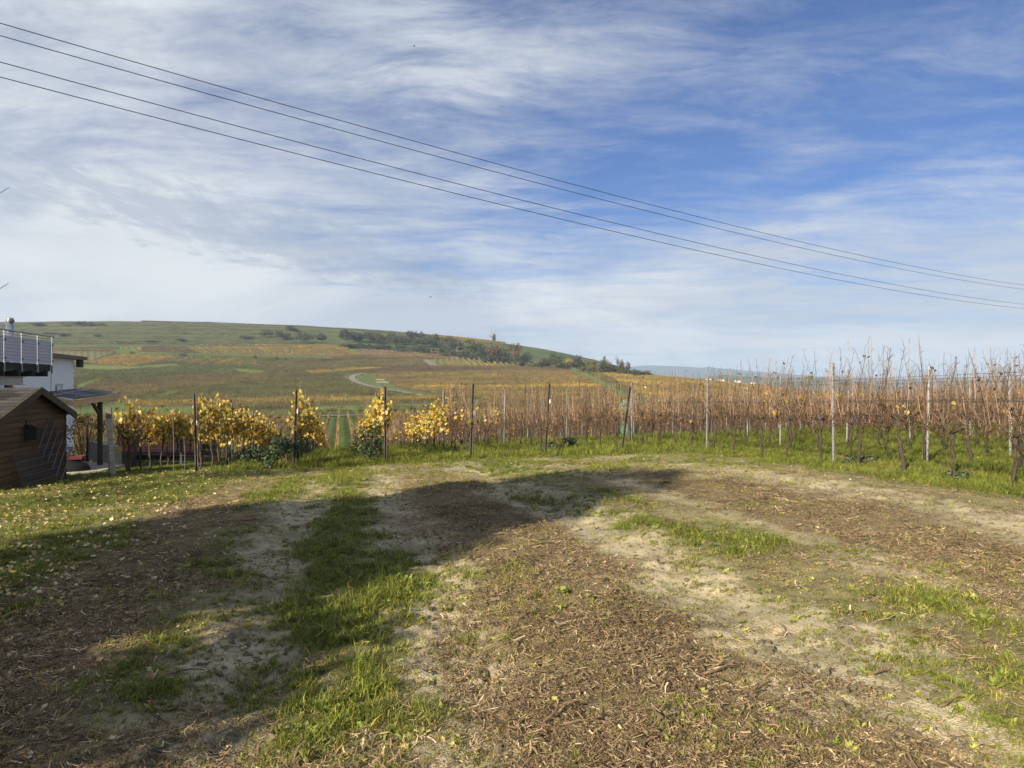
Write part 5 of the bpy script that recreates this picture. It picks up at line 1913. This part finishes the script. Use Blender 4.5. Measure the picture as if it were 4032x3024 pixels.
# photo x, ground v, height px, half width px, kind, label
BUSH = [
    (1040, 1325, 22, 40, 'd', 'dark bush leftmost of the upper hedge belt'), (1115, 1340, 32, 36, 'd', 'round dark bush in the upper hedge belt'), (1200, 1352, 40, 40, 'd', 'tall dark bush pair in the upper hedge belt'),
    (1265, 1348, 34, 30, 'd', 'dark bush right of the tallest one in upper belt'), (1150, 1306, 20, 40, 'd', 'low dark bush above the hedge belt'), (1385, 1348, 40, 50, 'd', 'broad dark bush where the belt thickens'),
    (1440, 1330, 22, 34, 'd', 'low bush at the top of the belt'), (1480, 1345, 36, 36, 'd', 'dark bush right of the broad one'), (1560, 1350, 38, 46, 'd', 'large dark bush in the middle of the belt'),
    (1640, 1352, 42, 46, 'd', 'dark bush high in the middle belt'), (1720, 1362, 42, 46, 'd', 'dark bush near the right end of the upper belt'), (1780, 1355, 30, 34, 'd', 'small bush right of the upper belt'),
    (1400, 1372, 16, 60, 'd', 'low dark hedge piece above the brown field'), (1500, 1376, 18, 60, 'd', 'second low hedge piece above the brown field'), (1590, 1382, 20, 50, 'd', 'third low hedge piece above brown field'),
    (1680, 1392, 24, 50, 'd', 'dark hedge piece left of the timber frame'), (1770, 1402, 30, 46, 'd', 'dark hedge piece right of the timber frame'), (1800, 1392, 44, 40, 'd', 'dark tree behind the timber frame'),
    (1855, 1402, 60, 44, 'o', 'olive tree rising above the dark hedge'), (1895, 1410, 44, 40, 'd', 'dark tree right of the olive tree'), (1945, 1418, 52, 44, 'r', 'brownish tree at the end of the hedge'),
    (1840, 1412, 30, 40, 'd', 'low dark bush below the olive tree'), (1920, 1428, 32, 44, 'd', 'dark bush below the brownish tree'), (1985, 1432, 30, 40, 'd', 'dark bush left of the rusty oak'),
    (2060, 1436, 30, 30, 'd', 'dark bush under the rusty oak'), (2030, 1428, 66, 32, 'r', 'rusty brown round oak on the slope'), (2075, 1428, 40, 28, 'd', 'dark tree leaning on the rusty oak'),
    (2050, 1446, 22, 24, 'o', 'small olive bush in the lower belt'), (2085, 1448, 22, 16, 'o', 'small grey-green bush in the lower belt'), (2118, 1446, 24, 18, 'y', 'small yellowish bush in the lower belt'),
    (2150, 1452, 22, 28, 'd', 'dark bush in the lower belt right of the yellowish one'), (2190, 1444, 50, 34, 'd', 'tall dark tree in the lower belt'), (2215, 1458, 28, 30, 'd', 'dark bush before the tall dark tree'),
    (2240, 1461, 46, 17, 'y', 'bright yellow small tree in the lower belt'), (2265, 1448, 44, 30, 'd', 'dark tree behind the yellow tree'), (2300, 1462, 30, 34, 'd', 'dark bush right of the yellow tree'),
    (2330, 1466, 58, 34, 'o', 'large olive tree in the lower belt'), (2370, 1470, 40, 30, 'd', 'dark tree right of the large olive tree'), (2405, 1473, 44, 26, 'o', 'olive tree near the end of the belt'),
    (2430, 1474, 34, 28, 'd', 'dark bush near the end of the belt'), (2458, 1478, 52, 26, 'o', 'round olive tree at the end of the belt'), (2500, 1482, 26, 30, 'd', 'dark bush just right of the last olive tree'),
    (2535, 1486, 22, 26, 'd', 'last low dark bush at the right end of the belt'), (2380, 1456, 50, 18, 'd', 'dark slender tree behind the olive trees'),
    (720, 1406, 14, 20, 'd', 'lone dark bush on the green bank'), (520, 1396, 12, 14, 'd', 'small dark bush above the bronze field'), (1000, 1416, 16, 14, 'd', 'lone dark bush on the grass bank right of the striped field'),
    (1095, 1420, 14, 14, 'd', 'lone dark bush at the tip of the grass bank'), (1125, 1420, 10, 16, 'd', 'low bush beside the bank tip'), (300, 1282, 18, 60, 'd', 'dark hedge on the left upper terrace'), (370, 1284, 16, 44, 'o', 'olive hedge on the left upper terrace'),
    (150, 1285, 14, 36, 'd', 'dark hedge far left on the terraces'), (200, 1320, 12, 30, 'd', 'dark thicket on the left middle terrace'), (250, 1323, 10, 36, 'd', 'dark thicket right of the first on the terrace'),
    (385, 1326, 10, 18, 'd', 'small thicket on the terrace bank'), (715, 1346, 14, 24, 'd', 'dark bush low on the terraces'), (725, 1320, 10, 10, 'd', 'tiny dark bush in the middle of the terraces'),
    (970, 1336, 14, 30, 'd', 'dark bush on the terraces left of the belt'), (500, 1352, 8, 60, 'o', 'low hedge along the lowest terrace'), (600, 1350, 8, 50, 'o', 'low hedge continuing along the lowest terrace'),
]


def build_hill_plants():
    for k, (px, v, hp, wp, kind, lab) in enumerate(BUSH):
        p = on_ground(px, v)
        r = random.Random(k)
        s = p[1] / FS
        big = hp > 42
        root = empty('hill_tree' if big else 'hill_bush', tuple(p), r.uniform(0, 6.28), lab + ' on the far hill', 'tree' if big else 'bush', 'bushes and trees on the far hill')
        root.scale = (wp * s * 1.1, wp * s * 1.0, hp * s * .95)
        me = r.choice(CR[kind])
        o = bpy.data.objects.new('crown', me); COL.objects.link(o); o.parent = root
        if big:
            o = bpy.data.objects.new('trunk', r.choice(ST)); COL.objects.link(o); o.parent = root
    # the rest of the belts
    nb = 0
    for pts, h0, name_, n_ in (([(1330, 1340), (1500, 1352), (1650, 1362), (1760, 1372)], 34, 'upper hedge belt', 16), ([(1340, 1366), (1560, 1384), (1760, 1404), (1960, 1434)], 22, 'lower hedge line', 16),
                               ([(1960, 1434), (2150, 1454), (2350, 1470), (2560, 1490)], 30, 'tree belt below the hill', 20), ([(1780, 1380), (1900, 1404), (2000, 1424)], 38, 'thicket behind the timber frame', 8)):
        pts = np.array(pts, float)
        for k in range(n_):
            r = random.Random(900 + nb); nb += 1
            px = pts[0, 0] + (pts[-1, 0] - pts[0, 0]) * (k + r.uniform(.2, .8)) / n_
            v = float(np.interp(px, pts[:, 0], pts[:, 1])) + r.uniform(-4, 4)
            p = on_ground(px, v); s = p[1] / FS
            root = empty('hill_bush', tuple(p), r.uniform(0, 6.28), 'dark bush in the %s, %s from its left end' % (name_, ORD[k]), 'bush', 'bushes and trees on the far hill')
            root.scale = (r.uniform(28, 42) * s, r.uniform(24, 34) * s, h0 * r.uniform(.75, 1.15) * s)
            o = bpy.data.objects.new('crown', r.choice(CR['d'] + CR['o'][:1])); COL.objects.link(o); o.parent = root
    # bare trees on the skyline
    for (px, v, hp, seed, lab, dark) in ((1945, 1350, 50, 5, 'lone half-bare tree on the crest of the hill', True), (2432, 1440, 40, 8, 'bare tree standing above the lower tree belt', True),
                                         (2356, 1432, 20, 11, 'thin bare tree behind the large olive tree', False), (2395, 1436, 18, 14, 'thin bare tree in the lower belt', False)):
        p = on_ground(px, v + 6); r = random.Random(seed); s = p[1] / FS; H = hp * s * 1.25
        root = empty('bare_tree', tuple(p), 0, lab, 'tree', 'bare trees on the far hill')
        b = MB(); branch_tree(b, (0, 0, -.3), H, H * .03, r, 4, .6); b.build('trunk', M['stick'], root)
        if dark:
            b = MB()
            leaf_blob(b, (.1, 0, H * .42), (H * .13, H * .13, H * .28), 260, H * .03, DKB, r); b.build('ivy', M['bushleaf'], root)
    # hedge bank behind the valley path
    for k in range(9):
        px = 1180 + k * 62; p = on_ground(px, 1632 - k * 1.0); r = random.Random(60 + k)
        root = empty('hedge_bush', tuple(p), r.uniform(0, 6), 'low green hedge bush behind the pale path, %s from the left' % ORD[k], 'bush', 'hedge behind the pale path')
        root.scale = (2.4, 1.6, 1.5)
        o = bpy.data.objects.new('crown', CR['o'][k % 3]); COL.objects.link(o); o.parent = root
    # power poles and the timber frame
    for (px, v0, v1, lab) in ((1360, 1264, 1290, 'thin pole with crossbar on the hill crest, left'), (1524, 1272, 1302, 'thin pole with crossbar on the hill crest, right'),
                              (2011, 1400, 1437, 'thin pole beside the rusty oak'), (2545, 1458, 1490, 'thin pole with crossbar at the end of the tree belt')):
        p = on_ground(px, v1); s = p[1] / FS; H = (v1 - v0) * s
        root = empty('power_pole', tuple(p), 0, lab, 'pole', 'power poles on the hill')
        b = MB(); b.tube([(0, 0, -.5), (0, 0, H)], [.22, .16], 6); b.build('mast', M['timber_far'], root)
        b = MB(); b.box(-H * .17, H * .17, -.1, .1, H - .35, H - .1); b.build('crossbar', M['timber_far'], root)
    p = on_ground(1712, 1412); s = p[1] / FS
    root = empty('timber_frame', tuple(p), .1, 'open timber frame scaffold beside the pale track', 'frame')
    w = 26 * s; h = 42 * s
    for sx in (-.5, .5):
        b = MB(); b.box(sx * w - .22, sx * w + .22, -.2, .2, -.3, h); b.build('upright', M['timber_far'], root)
    for z in (h - .25, h * .66, h * .38):
        b = MB(); b.box(-w * .62, w * .62, -.26, -.2, z - .2, z + .2); b.build('crossbeam', M['timber_far'], root)
    b = MB(); b.box(-w * .75, -w * .62, -.2, .2, -.3, h * .42); b.build('upright', M['timber_far'], root)
    # tall slim field posts in the middle ground
    for k, (px, v0, v1) in enumerate(((1078, 1550, 1632), (2135, 1532, 1575), (1252, 1556, 1580), (1308, 1552, 1578), (1362, 1552, 1580))):
        p = on_ground(px, v1); s = p[1] / FS
        b = MB(); b.tube([(0, 0, -.3), (0, 0, (v1 - v0) * s)], .05 * p[1] / 120, 5)
        o = b.build('field_post', M['galv' if k > 1 else 'timber_far'], None); o.location = p
        tag(o, ['tall slim wooden post beyond the left vines', 'slim post in the brown field right of centre', 'pale post in the olive field, left of three', 'pale post in the olive field, middle of three', 'pale post in the olive field, right of three'][k], 'post', 'posts in the far fields')
    # pale stakes along the green path on the right
    k = 0
    for f in np.linspace(0, 1, 22):
        p = on_ground(2262 + 200 * f, 1452 + 96 * f)
        b = MB(); b.tube([(0, 0, -.2), (0, 0, 1.7)], .05, 4)
        o = b.build('path_stake', M['galv'], None); o.location = p
        tag(o, 'pale stake along the green path in the right field, %s from the top' % ORD[k], 'stake', 'stakes along the green path'); k += 1
    # houses on the wooded hill
    for k, (px, v, w, h, lab) in enumerate(((2790, 1500, 22, 14, 'pale house with reddish roof on the wooded hill, leftmost'), (2838, 1502, 26, 12, 'pale wide house in the middle of the wooded hill'),
                                             (2905, 1506, 22, 12, 'pale house right on the wooded hill'), (2965, 1512, 16, 10, 'small pale house lowest on the wooded hill'))):
        Y = 2330.0; s = Y / FS; X = (px - 2016) / FS * Y; Z = CAM_Z - (v - 1512) / FS * Y
        root = empty('far_house', (X, Y, Z - 6), .2 * k, lab, 'house', 'houses on the wooded hill')
        b = MB(); b.box(-w * s / 2, w * s / 2, -4, 4, -14, h * s * .6 + 6); b.build('wall', M['render'], root)
        b = MB()
        zz = h * s * .6 + 6; ww = w * s / 2 + .6
        b.face([(-ww, -4.6, zz), (ww, -4.6, zz), (ww, 0, zz + h * s * .4), (-ww, 0, zz + h * s * .4)]); b.face([(-ww, 4.6, zz), (-ww, 0, zz + h * s * .4), (ww, 0, zz + h * s * .4), (ww, 4.6, zz)])
        b.face([(-ww, -4.6, zz), (-ww, 0, zz + h * s * .4), (-ww, 4.6, zz)]); b.face([(ww, -4.6, zz), (ww, 4.6, zz), (ww, 0, zz + h * s * .4)])
        b.build('roof', M['redroof'], root)


build_hill_plants()

# ------------------------------------------------------------------ overhead lines and birds
def build_lines():
    LN = [(91, 661, 1123, 'topmost of the four overhead cables'), (140, 694, 1139, 'second overhead cable from the top'), (244, 778, 1198, 'third overhead cable from the top'), (303, 816, 1215, 'lowest of the four overhead cables')]
    YL, YR = 14.0, 50.0
    for vl, vm, vr, lab in LN:
        A = Vector((-2016 / FS * YL, YL, CAM_Z + (1512 - vl) / FS * YL)); B = Vector((2016 / FS * YR, YR, CAM_Z + (1512 - vr) / FS * YR))
        s = (0 - A.x) / (B.x - A.x); ym = A.y + (B.y - A.y) * s
        zm = CAM_Z + (1512 - vm) / FS * ym; sag = (A.z + (B.z - A.z) * s - zm) / (s * (1 - s))
        P = []
        for f in np.linspace(-.35, 1.5, 120):
            p = A.lerp(B, f); P.append(p - Vector((0, 0, sag * f * (1 - f))))
        o0 = P[0]
        b = MB(); b.tube([p - o0 for p in P], .0085, 6, False)
        o = b.build('overhead_cable', M['black'], None); o.location = o0
        tag(o, lab, 'cable', 'overhead cables')
    for (px, v, lab, rz) in ((1630, 182, 'tiny dark bird high in the middle of the sky', .3), (1695, 1170, 'tiny dark bird low in the sky above the hill', -.4)):
        Y = 90.0
        root = empty('bird', ((px - 2016) / FS * Y, Y, CAM_Z + (1512 - v) / FS * Y), rz, lab, 'bird')
        b = MB(); b.tube([(-.16, 0, 0), (-.06, 0, .02), (.05, 0, .03), (.13, 0, .02), (.2, 0, 0)], [.005, .03, .045, .03, .005], 8); 
        for s in (-1, 1):
            b.face([(-.04, s * .02, .03), (.07, s * .02, .03), (.05, s * .16, .09), (-.02, s * .16, .09)]); b.face([(-.02, s * .16, .09), (.05, s * .16, .09), (-.04, s * .32, .05)])
        b.build('body', M['bird'], root)


build_lines()

# ------------------------------------------------------------------ sticks, clods and stones on the plot
def build_small():
    r = random.Random(9)
    ST_ = [(2140, 2150, .42, .2, 'long pale stick lying on the brown mulch strip'), (2000, 2130, .3, -.5, 'short stick beside the long pale one'), (2200, 2810, .26, .7, 'dark forked twig lying in the right foreground mulch'),
           (2310, 2860, .22, -.2, 'curved dark vine root at the bottom of the mulch'), (2850, 2650, .26, .1, 'bent dark twig on the right mulch strip'), (3100, 2640, .22, -1.0, 'dark twig running downhill in the right mulch'),
           (3480, 2660, .14, .0, 'short dark twig on the pale soil at right'), (700, 2665, .28, .35, 'pale forked stick in the shaded left foreground'), (640, 2860, .14, -1.0, 'thin stick standing in the dark left grass'),
           (1170, 2980, .16, 1.4, 'pale upright root piece at the bottom edge'), (2990, 2720, .12, .3, 'small pale bone-like twig in the right mulch'), (2540, 2950, .2, .8, 'grey twig at the bottom edge of the mulch'),
           (3750, 2780, .2, .25, 'long pale straw stalk on the right soil'), (2600, 1830, .3, .4, 'thin pale twig near the leaning post'), (250, 2630, .3, .2, 'long dry stick in the left leaf litter')]
    for px, v, L, a, lab in ST_:
        Y = CAM_Z * FS / (v - 1512)
        for _ in range(3):
            X = (px - 2016) / FS * Y
            z = float(fg_height(X, Y)); Y = (CAM_Z - z) * FS / (v - 1512)
        X = (px - 2016) / FS * Y; z = float(fg_height(X, Y))
        b = MB(); n = 6; P = []
        for k in range(n + 1):
            f = k / n - .5
            P.append((f * L, .12 * L * math.sin(f * 4) + r.uniform(-.006, .006), .012 + .02 * math.cos(f * 3) + r.uniform(0, .006)))
        b.tube(P, [.007 * (1.1 - .5 * k / n) for k in range(n + 1)], 6)
        q = Vector(P[3]); e = q + Vector((.15 * L, -.22 * L, .03)); b.tube([q, (q + e) / 2 + Vector((0, 0, .01)), e], [.005, .004, .003], 5)
        o = b.build('stick', M['stick'], None); o.location = (X, Y, z); o.rotation_euler = (0, 0, a)
        tag(o, lab, 'stick', 'sticks on the plot')
    CL = [(3060, 2470, .06, 'pale earth clod on the right soil strip'), (1960, 2620, .04, 'crumbled pale clod beside the green strip'), (1880, 2640, .035, 'small clod left of the crumbled one'),
          (3780, 2880, .035, 'pale stone in the grass at lower right'), (3000, 1870, .06, 'pale clod on the far tyre track'), (2270, 2075, .05, 'grey clod near the middle shadow'), (1790, 2255, .03, 'small stone by the shadow edge')]
    for px, v, s, lab in CL:
        Y = CAM_Z * FS / (v - 1512); X = (px - 2016) / FS * Y; z = float(fg_height(X, Y))
        b = MB(); nn, mm = 14, 8
        for j in range(mm + 1):
            th = math.pi * j / mm
            for i in range(nn):
                a = 6.283 * i / nn; q = s * (.35 + 1.1 * float(fbm(np.array(math.cos(a) * 1.7 + th + px), np.array(math.sin(a) * 1.7 + th * 1.3), 3, 5)))
                b.v.append((q * math.sin(th) * math.cos(a) * 1.25, q * math.sin(th) * math.sin(a), q * .6 * math.cos(th)))
        for j in range(mm):
            for i in range(nn):
                b.f.append((j * nn + i, j * nn + (i + 1) % nn, (j + 1) * nn + (i + 1) % nn, (j + 1) * nn + i)); b.c.append(None)
        o = b.build('clod', M['stone'], None); o.location = (X, Y, z + s * .15)
        tag(o, lab, 'clod', 'clods and stones on the plot')


build_small()

# ------------------------------------------------------------------ trees left of the viewpoint that shade the plot
def build_shade_trees():
    r = random.Random(21)
    d = Vector((-SUN_AZ[0], -SUN_AZ[1], 0)).normalized(); pd = Vector((d.y, -d.x, 0))

    def at(p, s):
        q = d * s + pd * p
        return q.x, q.y
    x, y = at(-6.9, -4.6)
    root = empty('maple_tree', (x, y, float(near_z(x, y))), 0, 'broad leafy maple beside the viewpoint casting the big shadow', 'tree')
    b = MB(); tips = []
    branch_tree(b, (0, 0, -.2), 6.4, .17, r, 4, .55, tips); b.build('trunk', M['stick'], root)
    b = MB()
    cols = [(.22, .17, .05), (.28, .2, .05), (.15, .14, .05)]
    rz = Matrix.Rotation(0, 3, 'Z')
    for k in range(130):
        pp = r.uniform(-2.1, 2.0); sp = r.uniform(-1.5, 1.5)
        if pp < -.1 and r.random() < .42:
            continue
        tmax = 7.7 - max(0, (-pp - .3)) * 1.5
        zz = 1.6 + (max(2.2, tmax - .6) - 1.6) * r.random() ** .75
        c = d * sp + pd * pp
        leaf_blob(b, (c.x, c.y, zz), (.62, .62, .55), 160, .12, cols, r)
    b.build('crown', M['bushleaf'], root)
    # unseen hedge added left of the viewpoint, sized to shade the bottom left
    x, y = at(-4.6, -3.2)
    root = empty('shade_hedge', (x, y, float(near_z(x, y))), 0, 'unseen hedge added beside the viewpoint to shade the near left ground', 'hedge')
    b = MB()
    for k in range(74):
        c = pd * r.uniform(-2.6, 1.6) + d * r.uniform(-.4, .4)
        leaf_blob(b, (c.x, c.y, r.uniform(.2, 2.95)), (.5, .5, .4), 150, .085, [(.05, .08, .03), (.07, .1, .03)], r)
    b.build('foliage', M['bushleaf'], root)
    # half-bare tree at the left edge whose twigs reach into the picture
    x, y = -9.3, 9.6
    root = empty('garden_tree', (x, y, float(near_z(x, y))), 0, 'half-bare garden tree with twigs reaching in at the left edge', 'tree')
    b = MB(); tips = []
    branch_tree(b, (0, 0, -.2), 5.2, .10, r, 4, .5, tips)
    for (px, v, Y) in ((36, 738, 10.0), (34, 1115, 10.0)):
        e = Vector(((px - 2016) / FS * Y - x, Y - y, CAM_Z + (1512 - v) / FS * Y - float(near_z(x, y))))
        m = Vector((e.x * .35, e.y * .4, e.z - .9)); s = Vector((.02, .02, e.z - 1.6))
        b.tube([s, m, m.lerp(e, .6) - Vector((0, 0, .06)), e], [.02, .014, .008, .004], 5, False)
        for f in (.55, .7, .85):
            q = m.lerp(e, f); b.tube([q, q + Vector((.07, .02, .02 + .03 * f))], [.004, .003], 4, False)
    b.build('trunk', M['stick'], root)
    b = MB()
    for k in range(36):
        leaf_blob(b, (r.uniform(-2.4, .2), r.uniform(-1.6, 1.2), r.uniform(1.8, 4.8)), (.45, .45, .4), 34, .08, cols, r)
    b.build('crown', M['bushleaf'], root)


build_shade_trees()

# ------------------------------------------------------------------ haze
def build_haze():
    b = MB(); b.box(-26000, 26000, -400, 25000, -96, 184)
    m = bpy.data.materials.new('haze'); m.use_nodes = True
    nt = m.node_tree; nt.nodes.clear()
    v = nt.nodes.new('ShaderNodeVolumePrincipled')
    v.inputs['Color'].default_value = (0.56, 0.73, 1.0, 1)
    v.inputs['Density'].default_value = 0.00015
    v.inputs['Anisotropy'].default_value = 0.0
    o = nt.nodes.new('ShaderNodeOutputMaterial')
    nt.links.new(v.outputs[0], o.inputs['Volume'])
    ob = b.build('haze', m, None)
    tag(ob, 'thin pale autumn haze over the valley', 'haze', kind='stuff')


build_haze()
